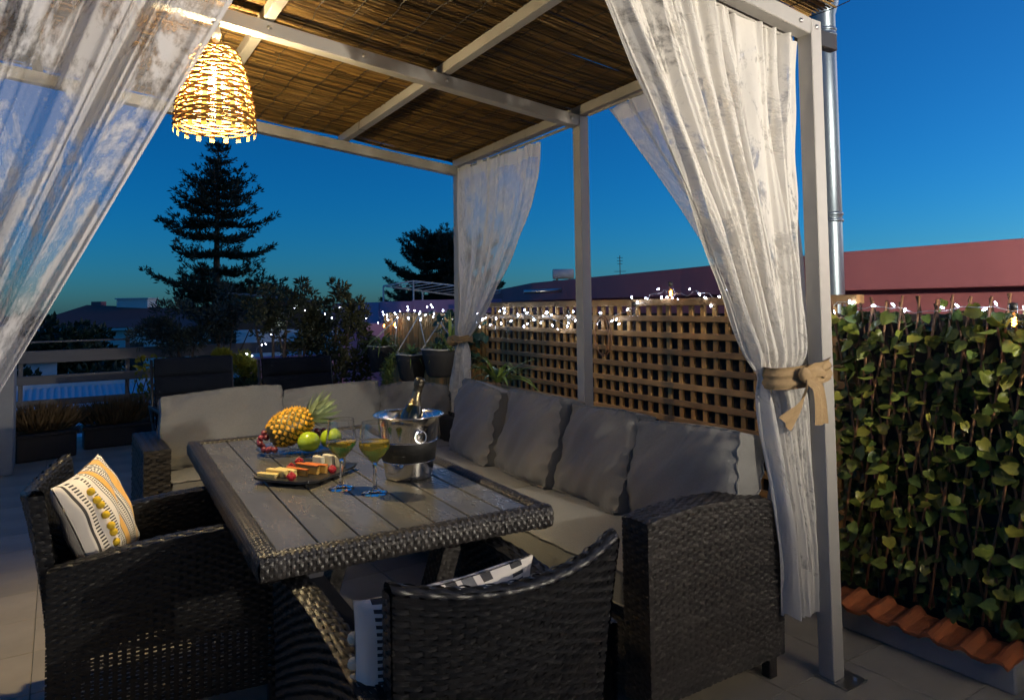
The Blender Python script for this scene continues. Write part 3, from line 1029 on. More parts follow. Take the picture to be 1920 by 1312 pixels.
# ================================================================== TABLE
TA = -.053
TO = arr(.478, 1.856, 0)
tca, tsa = math.cos(TA), math.sin(TA)
TWD, TLN, TH = .752, 1.677, .70
def tw(x, y, z):
    return arr(TO[0] + tca * x - tsa * y, TO[1] + tsa * x + tca * y, z)
tex, tey, tez = arr(tca, tsa, 0), arr(-tsa, tca, 0), arr(0, 0, 1)
table = thing('dining_table', tuple(tw(TWD / 2, TLN / 2, 0)), 'wicker dining table with grey plank top set with fruit, wine and cheese', 'table')
pw_ = .1103
for i in range(7):
    xa, xb = i * pw_, min((i + 1) * pw_, TWD)
    MB().obox(tw((xa + xb) / 2, TLN / 2, TH - .010), tex, tey, tez, (xb - xa) / 2 - .0026, TLN / 2 - .002, .010, b=.0018).build('plank', M['plank'], table)
MB().obox(tw(TWD / 2, TLN / 2, TH - .034), tex, tey, tez, TWD / 2 - .004, TLN / 2 - .004, .010).build('top_core', M['core'], table)
RW, RH = .052, .062
prof = np.array([(0.0, .000), (.010, .007), (.030, .010), (.046, .006), (.053, -.004), (.055, -.020), (.054, -.040), (.050, -.052), (.030, -.056), (.0, -.056)])
seg = np.concatenate([[0], np.cumsum(np.linalg.norm(np.diff(prof, axis=0), axis=1))])
PL_ = seg[-1]
def rim(o, d, outw, length, sd):
    """Woven edge band: strands wrap round the profile, stakes run along it."""
    def S(u, v):
        # u across the profile, v along the edge
        r = np.interp(u, seg, prof[:, 0])
        z = np.interp(u, seg, prof[:, 1])
        s = v[..., None] - 0
        return o + s * d + r[..., None] * outw + z[..., None] * arr(0, 0, 1)
    mb = MB()
    weave(mb, S, PL_, length, .0165, .0105, .0024, .13, ns=4, seed=sd, stakes=True)
    return mb
e = .05
r1 = rim(tw(-e, 0, TH), tex, -tey, TWD + 2 * e, 51)
r1.build('rim', M['wicker'], table, smooth=True, props=STUFF)
r2 = rim(tw(TWD + e, TLN, TH), -tex, tey, TWD + 2 * e, 52)
r2.build('rim', M['wicker'], table, smooth=True, props=STUFF)
r3 = rim(tw(0, TLN + e, TH), -tey, -tex, TLN + 2 * e, 53)
r3.build('rim', M['wicker'], table, smooth=True, props=STUFF)
r4 = rim(tw(TWD, -e, TH), tey, tex, TLN + 2 * e, 54)
r4.build('rim', M['wicker'], table, smooth=True, props=STUFF)
for (o, hx, hy) in ((tw(TWD / 2, -.024, TH - .024), TWD / 2 + .046, .022), (tw(TWD / 2, TLN + .024, TH - .024), TWD / 2 + .046, .022)):
    MB().obox(o, tex, tey, tez, hx, hy, .026).build('rim_core', M['core'], table)
for (o, hx, hy) in ((tw(-.024, TLN / 2, TH - .024), .022, TLN / 2), (tw(TWD + .024, TLN / 2, TH - .024), .022, TLN / 2)):
    MB().obox(o, tex, tey, tez, hx, hy, .0255).build('rim_core', M['core'], table)
# woven trestle legs: two leaning panels at each end, joined by a low stretcher
for yy in (.36, TLN - .36):
    for sx in (-1, 1):
        bot = tw(TWD / 2 + sx * .10, yy, .0)
        top_ = tw(TWD / 2 + sx * .30, yy, .64)
        ax = unit(top_ - bot)
        L_ = np.linalg.norm(top_ - bot)
        sd = unit(np.cross(tey, ax))
        mb = MB()
        for (o, eu, wd) in ((bot - tey * .05 - sd * .03, sd, .06), (bot + tey * .05 + sd * .03, -sd, .06), (bot - sd * .03 + tey * .05, -tey, .10), (bot + sd * .03 - tey * .05, tey, .10)):
            weave(mb, plane(o, eu, ax), wd, L_, .02, .0125, .0028, .12, seed=int(60 + yy * 10))
        lg = mb.build('leg', M['wicker'], table, smooth=True, props=STUFF)
        MB().obox((bot + top_) / 2, ax, sd, tey, L_ / 2 - .002, .024, .044).build('leg_core', M['core'], lg)
MB().obox(tw(TWD / 2, TLN / 2, .10), tex, tey, tez, .10, TLN / 2 - .36, .03, b=.006).build('stretcher', M['core'], table)

# ================================================================== WICKER CHAIRS
def chair(loc, rotz, label, seed):
    t = thing('wicker_chair', loc, label, 'chair', 'black wicker armchairs at the table', rotz, local=True)
    wb, hb = .50, .668
    def back(off):
        def S(u, v):
            x = (u - wb / 2) * (1 + .10 * (v / hb) ** 2)
            q = 2 * x / wb
            top = hb - .030 * (1 - q ** 2)
            z = .115 + v / hb * top
            y = -.225 - .11 * (v / hb) ** 1.5 + .045 * q ** 2 * (v / hb) - off
            return np.stack([x, y, z], -1)
        return S
    W = M['wicker_black']
    m = MB()
    weave(m, lambda u, v: back(.022)(wb - u, v), wb, hb, .0235, .0115, .0028, .14, seed=seed)
    weave(m, back(-.018), wb, hb, .0235, .0115, .0028, .14, seed=seed + 1)
    def roll(u, v):
        a = np.pi * v / .065
        p0 = back(.022)(u, np.full_like(u, hb))
        p1 = back(-.018)(u, np.full_like(u, hb))
        c = (p0 + p1) / 2
        d = (p1 - p0) / 2
        return c - np.cos(a)[..., None] * d + np.sin(a)[..., None] * arr(0, 0, .017)
    weave(m, roll, wb, .065, .024, .0125, .0024, .10, seed=seed + 2)
    for sx in (0, wb):
        def side(u, v, sx=sx):
            p0 = back(.022)(np.full_like(u, sx), v)
            p1 = back(-.018)(np.full_like(u, sx), v)
            return p0 + (p1 - p0) * (u / .04)[..., None] + arr(.004 * (1 if sx else -1), 0, 0)
        weave(m, side, .04, hb, .02, .0125, .002, .08, seed=seed + 3)
    m.build('backrest', W, t, smooth=True, world=False, props=STUFF)
    mc = MB()
    uu, vv = np.meshgrid(np.linspace(.01, wb - .01, 9), np.linspace(0.30, hb - .004, 9))
    mc.grid(back(.004)(uu, vv))
    mc.build('backrest_core', M['core'], t, world=False)
    # arms
    y0, y1 = -.25, .40
    def ztop(y):
        k = (y - y0) / (y1 - y0)
        return .575 + .058 * np.sin(np.clip(k, 0, 1) * 2.1) + 0 * k
    for s in (-1, 1):
        m = MB()
        xo = .312 * s
        xi = .250 * s
        def outer(u, v):
            y = y0 + u
            return np.stack([xo + 0 * u - s * .012 * (1 - v / .5), y, .13 + (ztop(y) - .13) * v / .5], -1)
        def inner(u, v):
            y = y0 + u
            return np.stack([xi + 0 * u, y, .30 + (ztop(y) - .30) * v / .32], -1)
        def topb(u, v):
            y = y0 + u
            return np.stack([xi + (xo - xi) * v / .062, y, ztop(y) + .004 * np.sin(np.pi * v / .062)], -1)
        ln = y1 - y0
        weave(m, outer, ln, .5, .0235, .0115, .0022, .17, seed=seed + 10 + s)
        weave(m, inner, ln, .32, .0235, .0115, .0028, .12, seed=seed + 14 + s)
        weave(m, topb, ln, .062, .030, .0125, .0026, .08, seed=seed + 18 + s)
        # front end of the arm
        weave(m, plane((min(xo, xi), y1, .13), (1, 0, 0), (0, 0, 1)), .062, float(ztop(y1)) - .13, .02, .0135, .003, .12, seed=seed + 20 + s)
        ao = m.build('armrest', W, t, smooth=True, world=False, props=STUFF)
        mc = MB()
        uu, vv = np.meshgrid(np.linspace(.01, ln - .01, 12), np.linspace(.24, .49, 5))
        mc.grid(outer(uu, vv) + arr(-s * .008, 0, 0))
        mc.build('armrest_core', M['core'], ao, world=False)
        for yy in (y0 + .03, y1 - .03):
            MB().box(xo - s * .05 - .02 * 0, yy - .02, .001, xo - s * .01, yy + .02, .14, b=.004).build('leg', M['core'], t, world=False)
    m = weave(MB(), plane((-.25, -.22, .375), (1, 0, 0), (0, 1, 0)), .50, .535, .027, .0135, .003, .10, seed=seed + 30)
    m.build('seat', W, t, smooth=True, world=False, props=STUFF)
    m = weave(MB(), plane((-.25, .314, .17), (1, 0, 0), (0, 0, 1)), .50, .20, .027, .0135, .003, .12, seed=seed + 31)
    m.build('apron', W, t, smooth=True, world=False, props=STUFF)
    return t
# left chair faces +X; near chair faces +Y
chair((.275, 2.70, 0), R(-90 - 8), 'black wicker armchair on the left side of the table, holding the yellow striped pillow', 100)
chair((.800, 1.535, 0), R(0), 'black wicker armchair with its back to the viewer at the near end of the table', 200)
# ------------------------------------------------------------------ striped throw pillows
def stripemat(name, bands, ground=(.66, .60, .53)):
    """bands: list of (v0, v1, colour, dash_freq) across UV.y; dashes alternate along UV.x."""
    m, nt, p = newmat(name)
    N, L = nt.nodes, nt.links
    p.inputs['Roughness'].default_value = .9
    p.inputs['Sheen Weight'].default_value = .2
    uv = N.new('ShaderNodeUVMap')
    uv.uv_map = 'UVMap'
    sp = N.new('ShaderNodeSeparateXYZ')
    L.new(uv.outputs[0], sp.inputs[0])
    def mth(op, a, b=0.0):
        n = N.new('ShaderNodeMath')
        n.operation = op
        for k, x in enumerate((a, b)):
            if hasattr(x, 'links'):
                L.new(x, n.inputs[k])
            else:
                n.inputs[k].default_value = x
        return n.outputs[0]
    cur = None
    for (v0, v1, c, fr) in bands:
        msk = mth('MULTIPLY', mth('GREATER_THAN', sp.outputs[1], v0), mth('LESS_THAN', sp.outputs[1], v1))
        if fr:
            msk = mth('MULTIPLY', msk, mth('GREATER_THAN', mth('FRACT', mth('MULTIPLY', sp.outputs[0], fr)), .5))
        mx = N.new('ShaderNodeMix')
        mx.data_type = 'RGBA'
        L.new(msk, mx.inputs[0])
        if cur is None:
            mx.inputs[6].default_value = (*ground, 1)
        else:
            L.new(cur, mx.inputs[6])
        mx.inputs[7].default_value = (*c, 1)
        cur = mx.outputs[2]
    L.new(cur, p.inputs['Base Color'])
    n2 = N.new('ShaderNodeTexNoise')
    n2.inputs['Scale'].default_value = 150
    L.new(uv.outputs[0], n2.inputs['Vector'])
    bp = N.new('ShaderNodeBump')
    bp.inputs['Strength'].default_value = .3
    bp.inputs['Distance'].default_value = .002
    L.new(n2.outputs['Fac'], bp.inputs['Height'])
    L.new(bp.outputs[0], p.inputs['Normal'])
    return m

def pillow(label, center, ex, ey, size, t, mat_, pomcol, pomrow, seed, group):
    ex = unit(ex)
    ey = unit(np.asarray(ey, float) - ex * np.dot(ex, ey))
    n = np.cross(ex, ey)
    rg = np.random.default_rng(seed)
    N = 44
    q = np.linspace(-1, 1, N)
    X, Y = np.meshgrid(q, q)
    pr = ((1 - X ** 2) * (1 - Y ** 2)) ** .42
    pin = .07
    fx = X * (1 - pin * (1 - Y ** 2))
    fy = Y * (1 - pin * (1 - X ** 2))
    wr = .006 * np.sin(4 * X + 7 * Y + seed) + .008 * np.sin(9 * X - 3 * Y + 2) * (1 - pr) + .010 * np.exp(-((X * .5 + Y * .8 - .1) / .12) ** 2) * pr * -1
    th = thing('throw_pillow', tuple(np.asarray(center, float) - arr(0, 0, size * .45)), label, 'pillow', group)
    mb = MB()
    uvs = []
    for sg in (1, -1):
        P = np.asarray(center, float) + (fx * size / 2)[..., None] * ex + (fy * size / 2)[..., None] * ey + (sg * (t / 2 * pr + .002) + wr * pr)[..., None] * n
        mb.grid(P if sg > 0 else P[:, ::-1])
        U = np.stack([(X + 1) / 2, (Y + 1) / 2], -1)
        uvs.append((U if sg > 0 else U[:, ::-1]).reshape(-1, 2))
    mb.build('cover', mat_, th, smooth=True, uv=np.concatenate(uvs))
    for k, (a, b_) in enumerate(pomrow):
        pr1 = max(0, (1 - a * a) * (1 - b_ * b_)) ** .42
        c = np.asarray(center, float) + ex * a * (1 - pin * (1 - b_ ** 2)) * size / 2 + ey * b_ * (1 - pin * (1 - a * a)) * size / 2 + n * (t / 2 * pr1 + .009)
        s = MB()
        s.sphere((0, 0, 0), .0125, 14, 10)
        v = s.v[0]
        s.v[0] = v * (1 + .10 * np.sin(v[:, :1] * 900 + 1) * np.sin(v[:, 1:2] * 800) * np.cos(v[:, 2:] * 850)) + c
        s.build('pompom', pomcol, th, smooth=True)
    return th
GOLD, INK, GREY = (.62, .34, .075), (.035, .033, .035), (.12, .12, .125)
pil1 = stripemat('striped_gold_cloth', [
    (.05, .075, INK, 0), (.10, .155, INK, 30), (.275, .34, INK, 34),
    (.40, .412, GREY, 0), (.425, .450, INK, 46), (.462, .472, INK, 0), (.472, .54, GOLD, 0),
    (.545, .557, INK, 0), (.565, .59, INK, 50), (.60, .635, INK, 40), (.645, .672, GREY, 0), (.69, .715, INK, 50), (.722, .732, INK, 0),
    (.735, .86, GOLD, 0), (.862, .872, INK, 0), (.885, .91, INK, 46), (.918, .93, INK, 0)])
pil2 = stripemat('striped_grey_cloth', [
    (.08, .15, INK, 30), (.27, .33, INK, 26), (.36, .43, GREY, 0), (.47, .53, INK, 26), (.56, .63, GREY, 0), (.67, .73, INK, 26), (.85, .92, INK, 30)])
M['pom'] = mat('yellow_wool', (.72, .48, .03), .95, bump=.8, bscale=300, col2=(.55, .34, .02))
M['pomw'] = mat('cream_wool', (.62, .55, .42), .95, bump=.8, bscale=300)
PG = 'striped throw pillows on the chairs'
pillow('white and mustard striped pillow with yellow pompoms, propped in the left chair', (.125, 2.765, .632),
       (.376, -.062, -.924), (.395, .914, .099), .345, .14, pil1, M['pom'],
       [(-.62, -.55), (-.42, -.56), (-.30, -.55), (-.08, -.56), (.16, -.55), (.30, -.55), (.5, -.56), (.68, -.56)], 3, PG)
pillow('white and grey striped pillow with cream pompoms, behind the near chair back', (.700, 1.372, .545),
       (.0, -.17, 1.0), (1, .02, -.01), .425, .13, pil2, M['pomw'],
       [(.55, -.97), (.35, -1.0), (.18, -1.0), (.0, -1.0), (-.2, -1.0)], 5, PG)

# ================================================================== ON THE TABLE
T0 = TH + .0005
# glass fruit plate
plate = thing('glass_plate', (.885, 3.05, T0), 'clear glass plate under the pineapple and apples', 'plate')
MB().lathe([(0, .008), (.07, .008), (.075, .002), (.082, .002), (.085, .010), (.15, .018), (.178, .030), (.181, .029), (.152, .014), (.09, .0055), (.08, .0), (.07, .0), (.066, .005), (0, .005)], 64, (.885, 3.05, T0))  .build('dish', M['clearbulb'], plate, smooth=True)

# pineapple lying on its side
pa = arr(.760, 3.055, T0 + .083)
pd = unit((.93, .10, .34))
pine = thing('pineapple', (.845, 3.06, T0 + .02), 'ripe golden pineapple lying on the glass plate', 'pineapple')
PLn, PRd = .185, .071
def pin_r(k):
    return PRd * (1 - abs(2 * k - .94) ** 2.7 * .55)
px_ = unit(np.cross(pd, (0, 0, 1)))
pz_ = np.cross(px_, pd)
M['pineflesh'] = mat('pineapple_skin', (.14, .11, .02), .5, col2=(.06, .06, .012), nscale=30, namt=.9)
M['pinescale'] = mat('pineapple_eye', (.80, .42, .03), .42, var=.3, col2=(.42, .24, .03), nscale=60, namt=.7, bump=.4, bscale=120)
MB().lathe([(0, 0)] + [(pin_r(k) * .97, PLn * k) for k in np.linspace(.02, .98, 14)] + [(0, PLn)], 24, pa, pd).build('body', M['pineflesh'], pine, smooth=True)
sc0 = None
for r_ in range(11):
    for q in range(13):
        k = (r_ + .6 + .5 * (q % 2) * 0) / 11.4
        a = 2 * math.pi * (q + .5 * (r_ % 2)) / 13
        nrm = px_ * math.cos(a) + pz_ * math.sin(a)
        c = pa + pd * PLn * k + nrm * pin_r(k) * .965
        tg = np.cross(nrm, pd)
        if sc0 is None:
            s = MB()
            s.add([(-.0165, 0, 0), (0, -.0095, 0), (.0165, 0, 0), (0, .0095, 0), (-.009, -.002, .006), (.007, -.004, .0065), (.007, .004, .0065), (.012, 0, .011)],
                  [(0, 1, 5, 4), (1, 2, 7, 5), (2, 3, 6, 7), (3, 0, 4, 6), (4, 5, 6), (5, 7, 6)])
            sc0 = s.build('eye_scale', M['pinescale'], pine, world=False)
            o = sc0
        else:
            o = inst(sc0, pine, (0, 0, 0))
        f = pin_r(k) / PRd
        mtx = Matrix(((tg[0], pd[0], nrm[0], 0), (tg[1], pd[1], nrm[1], 0), (tg[2], pd[2], nrm[2], 0), (0, 0, 0, 1)))
        # local x along the fruit axis
        mtx = Matrix(((pd[0], tg[0], nrm[0], 0), (pd[1], tg[1], nrm[1], 0), (pd[2], tg[2], nrm[2], 0), (0, 0, 0, 1)))
        o.rotation_euler = mtx.to_euler()
        o.location = Vector(c - world_origin(pine))
        o.scale = (.60, 1.60 * f, 1.25)
M['crown'] = leafmat('pineapple_crown', (.28, .33, .19), (.13, .18, .08), .1, .5, var=.35)
ct = pa + pd * PLn * .97
for k in range(44):
    lay = k / 44
    a = k * 2.39996
    spread = .95 - .72 * lay
    d = unit(pd * (1 - spread * .55) + (px_ * math.cos(a) + pz_ * math.sin(a)) * spread)
    ln = .040 + .060 * (1 - abs(lay - .55) * 1.1)
    base = ct + pd * .028 * lay + (px_ * math.cos(a) + pz_ * math.sin(a)) * .018 * (1 - lay)
    side = unit(np.cross(d, pd) + 1e-4)
    nn = np.cross(side, d)
    pts = [base + d * ln * t + pd * ln * .30 * t * t + arr(0, 0, .006) * t * t for t in np.linspace(0, 1, 6)]
    wd = [.012, .0135, .0115, .0085, .0048, .0003]
    P = np.array([[p - side * w - nn * .002, p - nn * .0045 * (1 - i / 6) * -1, p + side * w - nn * .002] for i, (p, w) in enumerate(zip(pts, wd))])
    MB().grid(P).build('crown_leaf', M['crown'], pine, smooth=True)

M['apple'] = mat('green_apple', (.33, .46, .018), .25, col2=(.42, .52, .05), nscale=14, namt=.7, coat=.2)
M['stem'] = mat('stem', (.07, .045, .02), .8)
def apple(c, r, label, tilt):
    t = thing('green_apple', (c[0], c[1], c[2] - r * .9), label, 'apple', 'green apples on the plate')
    prof = []
    for a in np.linspace(0, math.pi, 22):
        rr = r * (math.sin(a) ** .9) * (1 + .06 * math.cos(a))
        zz = -r * .92 * math.cos(a)
        dim = .20 * r * math.exp(-(rr / (.30 * r)) ** 2)
        zz += (-dim if a > math.pi / 2 else dim * .6)
        prof.append((0 if a in (0, math.pi) else max(rr, 1e-5), zz))
    prof[0] = (0, prof[0][1])
    prof[-1] = (0, prof[-1][1])
    MB().lathe(prof, 28, c, tilt).build('fruit', M['apple'], t, smooth=True)
    ax = unit(tilt)
    MB().tube([arr(*c) + ax * r * .70, arr(*c) + ax * r * 1.05 + arr(.003, 0, 0)], .0018, 6).build('stem', M['stem'], t)
apple((.895, 2.965, T0 + .018 + .042), .046, 'green apple at the front of the plate, against the pineapple', (.25, .3, 1))
apple((.995, 2.985, T0 + .020 + .042), .045, 'green apple half hidden behind the left wine glass', (-.2, .2, 1))
M['grape'] = mat('red_grape', (.20, .035, .045), .35, var=.25, col2=(.11, .02, .035), nscale=20, namt=.8)
def grapes(label, c0, offs, r):
    t = thing('grape_bunch', c0, label, 'grapes', 'red grapes on the plate')
    g0 = None
    for (dx, dy, dz) in offs:
        if g0 is None:
            g0 = MB().sphere((0, 0, 0), r, 14, 10, (1, 1, 1.08)).build('grape', M['grape'], t, smooth=True, world=False)
            o = g0
        else:
            o = inst(g0, t, (0, 0, 0))
        o.location = (dx, dy, dz)
        o.rotation_euler = tuple(RNG.uniform(-1, 1, 3))
grapes('red grapes spilling from the left end of the pineapple', (.735, 3.06, T0 + .03),
       [(0, 0, 0), (-.012, .018, .022), (-.004, .036, .044), (.012, -.018, 0), (.018, -.03, .004), (.002, .03, .008), (.022, .05, .04), (.034, -.04, .002), (-.005, .055, .026), (.016, .066, .058)], .0125)
grapes('red grapes between the pineapple crown and the second apple', (1.0, 3.07, T0 + .045),
       [(0, 0, 0), (-.02, .01, .012), (.02, .012, .008), (.0, .025, .028), (.03, .03, .022), (-.03, .03, .03), (.015, -.014, .018), (.04, .0, 0), (.045, .04, .002), (-.01, .04, .002)], .0135)

# slate tray with cheese
def rot2(x, y, a):
    return x * math.cos(a) - y * math.sin(a), x * math.sin(a) + y * math.cos(a)
TRA = math.atan2(.19, .256)
trc = arr(.782, 2.612, T0)
tray = thing('slate_tray', tuple(trc), 'black slate serving tray with raised corners holding cheese and raspberries', 'tray')
N = 26
q = np.linspace(-1, 1, N)
X, Y = np.meshgrid(q, q)
def trayface(z0):
    k = .22
    fx = X * np.sqrt(1 - k * Y ** 6 / 2 * np.abs(X) ** 4) * .160
    fy = Y * np.sqrt(1 - k * X ** 6 / 2 * np.abs(Y) ** 4) * .122
    z = z0 + .010 * np.abs(X) ** 5 + .005 * np.abs(Y) ** 6
    a = TRA
    return np.stack([trc[0] + fx * math.cos(a) - fy * math.sin(a), trc[1] + fx * math.sin(a) + fy * math.cos(a), trc[2] + z], -1)
A, B = trayface(.013), trayface(.005)
mb = MB()
mb.grid(A)
mb.grid(B[:, ::-1])
lp = lambda P: np.concatenate([P[0, :], P[1:, -1], P[-1, -2::-1], P[-2:0:-1, 0]])
mb.grid(np.stack([lp(B), lp(A)], 0), closed_u=True)
mb.build('slab', M['slate'], tray, smooth=True)
for sx in (-.1, .1):
    for sy in (-.07, .07):
        fx, fy = rot2(sx, sy, TRA)
        MB().lathe([(0, 0), (.009, 0), (.009, .0065), (0, .0065)], 10, (trc[0] + fx, trc[1] + fy, trc[2])).build('foot', M['slate'], tray)
TT = T0 + .0132
M['cheese_y'] = mat('pale_cheese', (.72, .55, .20), .5, col2=(.64, .46, .15), nscale=40, namt=.6, bump=.1, bscale=120)
M['cheese_w'] = mat('blue_cheese', (.70, .62, .44), .55, col2=(.36, .40, .33), nscale=55, namt=.35, bump=.3, bscale=120)
M['cheese_o'] = mat('orange_rind_cheese', (.68, .18, .025), .5, col2=(.50, .10, .015), nscale=50, namt=.6, bump=.2, bscale=120)
M['cheese_ob'] = mat('amber_cheese', (.58, .34, .08), .5, col2=(.48, .26, .05), nscale=40, namt=.6)
def wedge(c, ang, L, W0, H, tilt, mtop, label, group, lift=0, mside=None):
    t = thing('cheese_piece', (c[0], c[1], TT), label, 'cheese', group)
    d = arr(math.cos(ang), math.sin(ang), tilt)
    s = unit(np.cross((0, 0, 1), d))
    u = np.cross(unit(d), s)
    MB().obox(arr(c[0], c[1], TT + H / 2 + lift + abs(tilt) * L / 2), d, s, u, L / 2, W0 / 2, H / 2, b=.0022).build('wedge', mside or mtop, t)
    if mside:
        MB().obox(arr(c[0], c[1], TT + H + lift + .0015 + abs(tilt) * L / 2), d, s, u, L / 2 + .0006, W0 / 2 + .0006, .0022, b=.001).build('rind', mtop, t)
    return t
YG, OG, WG = 'pale yellow cheese sticks', 'orange cheese slices', 'blue-veined cheese blocks'
a0 = R(-62)
wedge((.645, 2.628), a0 + .12, .085, .020, .016, 0, M['cheese_y'], 'pale yellow cheese stick at the left edge of the tray', YG)
wedge((.676, 2.622), a0 + .05, .088, .022, .026, 0, M['cheese_y'], 'thick pale cheese stick, middle of the three yellow ones', YG)
wedge((.706, 2.612), a0 - .03, .092, .022, .026, .0, M['cheese_y'], 'thick pale cheese stick behind the front raspberry', YG)
wedge((.742, 2.598), a0 + .0, .100, .014, .022, .0, M['cheese_o'], 'orange cheese slice nearest the yellow cheese', OG, mside=M['cheese_ob'])
wedge((.782, 2.606), a0 + .0, .105, .016, .030, .0, M['cheese_o'], 'tall orange cheese slice in the middle of the tray', OG, mside=M['cheese_ob'])
wedge((.812, 2.604), a0 + .03, .105, .014, .028, .0, M['cheese_o'], 'orange cheese slice nearest the blue cheese', OG, mside=M['cheese_ob'])
wedge((.845, 2.678), a0 - .1, .050, .020, .042, .0, M['cheese_w'], 'blue-veined cheese block beside the orange slices', WG)
wedge((.882, 2.672), a0 - .1, .050, .021, .044, .0, M['cheese_w'], 'blue-veined cheese block, middle of the white ones', WG)
wedge((.912, 2.640), a0 - .2, .056, .022, .040, .0, M['cheese_w'], 'blue-veined cheese block behind the right raspberry', WG)
M['rasp'] = mat('raspberry', (.42, .012, .022), .35, col2=(.26, .006, .012), nscale=80, namt=.7)
def raspberry(c, label):
    t = thing('raspberry', (c[0], c[1], c[2]), label, 'raspberry', 'raspberries on the tray')
    m = MB()
    for r_ in range(6):
        zz = r_ / 5
        n = [5, 9, 11, 10, 7, 1][r_]
        rad = [.006, .0115, .0125, .011, .0065, 0][r_]
        for k in range(n):
            a = 2 * math.pi * (k + .5 * (r_ % 2)) / n
            m.sphere((c[0] + rad * math.cos(a), c[1] + rad * math.sin(a), c[2] + .004 + zz * .022), .0042, 8, 6)
    m.sphere((c[0], c[1], c[2] + .014), .011, 10, 8)
    m.build('drupelets', M['rasp'], t, smooth=True, props=STUFF)
raspberry((.703, 2.535, TT), 'raspberry at the front of the yellow cheese sticks')
raspberry((.738, 2.662, TT + .004), 'raspberry behind the yellow cheese sticks')
raspberry((.775, 2.690, TT + .016), 'raspberry resting above the orange slices')
raspberry((.858, 2.560, TT), 'raspberry at the right, in front of the blue cheese')

# wine glasses
def wineglass(c, fill, label):
    t = thing('wine_glass', c, label, 'wine glass', 'glasses of white wine')
    P_out = [(0, 0), (.043, 0), (.044, .0015), (.040, .004), (.018, .010), (.008, .016), (.0062, .026), (.0056, .055), (.0062, .088), (.0098, .102), (.020, .113), (.036, .130), (.0485, .148), (.0515, .158),
             (.0500, .172), (.0455, .205), (.0425, .234), (.0422, .2355)]
    P_in = [(.0412, .2355), (.0415, .234), (.0445, .205), (.0490, .172), (.0504, .158), (.0474, .149), (.035, .132), (.019, .116), (.008, .109), (0, .108)]
    o = MB().lathe(P_out + P_in, 40, c).build('glass_body', M['glass'], t, smooth=True)
    lvl = fill
    pr = [(0, .1072), (.0086, .1082), (.0196, .1152), (.0356, .1312), (.0480, .1482), (.0509, .158)]
    pr = [p for p in pr if p[1] < lvl]
    rr = np.interp(lvl, [.149, .158, .172, .205], [.0485, .0509, .0495, .0450])
    MB().lathe(pr + [(rr, lvl), (rr - .0012, lvl - .0006), (0, lvl - .0008)], 40, c).build('wine', M['wine'], t, smooth=True)
wineglass((.827, 2.37, T0), .160, 'wine glass of white wine on the left, in front of the plate')
wineglass((.897, 2.243, T0), .172, 'fuller wine glass of white wine nearest the ice bucket')

# ice bucket and champagne bottle
bc = arr(1.085, 2.385, T0)
bk = thing('ice_bucket', tuple(bc), 'stainless steel ice bucket with black band and ring handles', 'ice bucket')
MB().lathe([(0, .002), (.080, .002), (.0845, .006), (.0865, .02), (.0955, .085), (.103, .145), (.1085, .19), (.112, .218), (.120, .2225), (.1285, .2235), (.130, .226), (.1285, .2285), (.119, .2280), (.1095, .2235), (.106, .19), (.093, .085), (.083, .012), (0, .010)], 64, bc).build('bowl', M['stainless'], bk, smooth=True)
MB().lathe([(.0942, .067), (.0960, .0665), (.1045, .133), (.1043, .1345), (.1022, .134)], 64, bc).build('band', M['bandblack'], bk, smooth=True)
for zz, r_ in ((.0655, .0952), (.1352, .1048)):
    MB().tube([(bc[0] + r_ * math.cos(a), bc[1] + r_ * math.sin(a), bc[2] + zz) for a in np.linspace(0, 2 * math.pi, 65)], .0016, 6, caps=False).build('band_edge', M['chrome'], bk, smooth=True)
for a in (R(-94), R(86)):
    d = arr(math.cos(a), math.sin(a), 0)
    s = arr(-math.sin(a), math.cos(a), 0)
    c = bc + d * .112 + arr(0, 0, .175)
    MB().sphere(c, .011, 14, 10).build('knob', M['chrome'], bk, smooth=True)
    MB().tube([c + d * .006 + arr(0, 0, -.014) + s * .021 * math.sin(q) + arr(0, 0, .021) * math.cos(q) - d * .004 * math.cos(q) for q in np.linspace(0, 2 * math.pi, 33)], .0026, 8, caps=False).build('ring_handle', M['chrome'], bk, smooth=True)
bt = thing('champagne_bottle', tuple(bc + arr(0, 0, .02)), 'dark champagne bottle with gold foil neck leaning in the ice bucket', 'bottle')
bax = unit((.27, .05, .96))
b0 = bc + arr(-.028, -.006, .062)
MB().lathe([(0, 0), (.040, 0), (.043, .006), (.0435, .138), (.042, .158), (.036, .180), (.027, .200), (.020, .216), (.016, .232), (.0150, .25)], 36, b0, bax).build('body', M['bottle'], bt, smooth=True)
fo = MB().lathe([(.0278, .200), (.0210, .216), (.0172, .232), (.0162, .25), (.0158, .268), (.0182, .270), (.0190, .275), (.0188, .286), (.0196, .289), (.0192, .296), (.014, .302), (0, .304)], 36, b0, bax)
fo.build('foil', M['foil'], bt, smooth=True)
M['darkfoil'] = mat('dark_neck_foil', (.07, .06, .045), .35, metal=.8, bump=.5, bscale=120)
MB().lathe([(.0167, .25), (.0171, .252), (.0165, .267), (.0190, .270), (.0197, .275), (.0195, .286), (.0203, .289), (.0199, .296), (.0145, .303), (0, .3055)], 36, b0, bax).build('cap_foil', M['darkfoil'], bt, smooth=True)
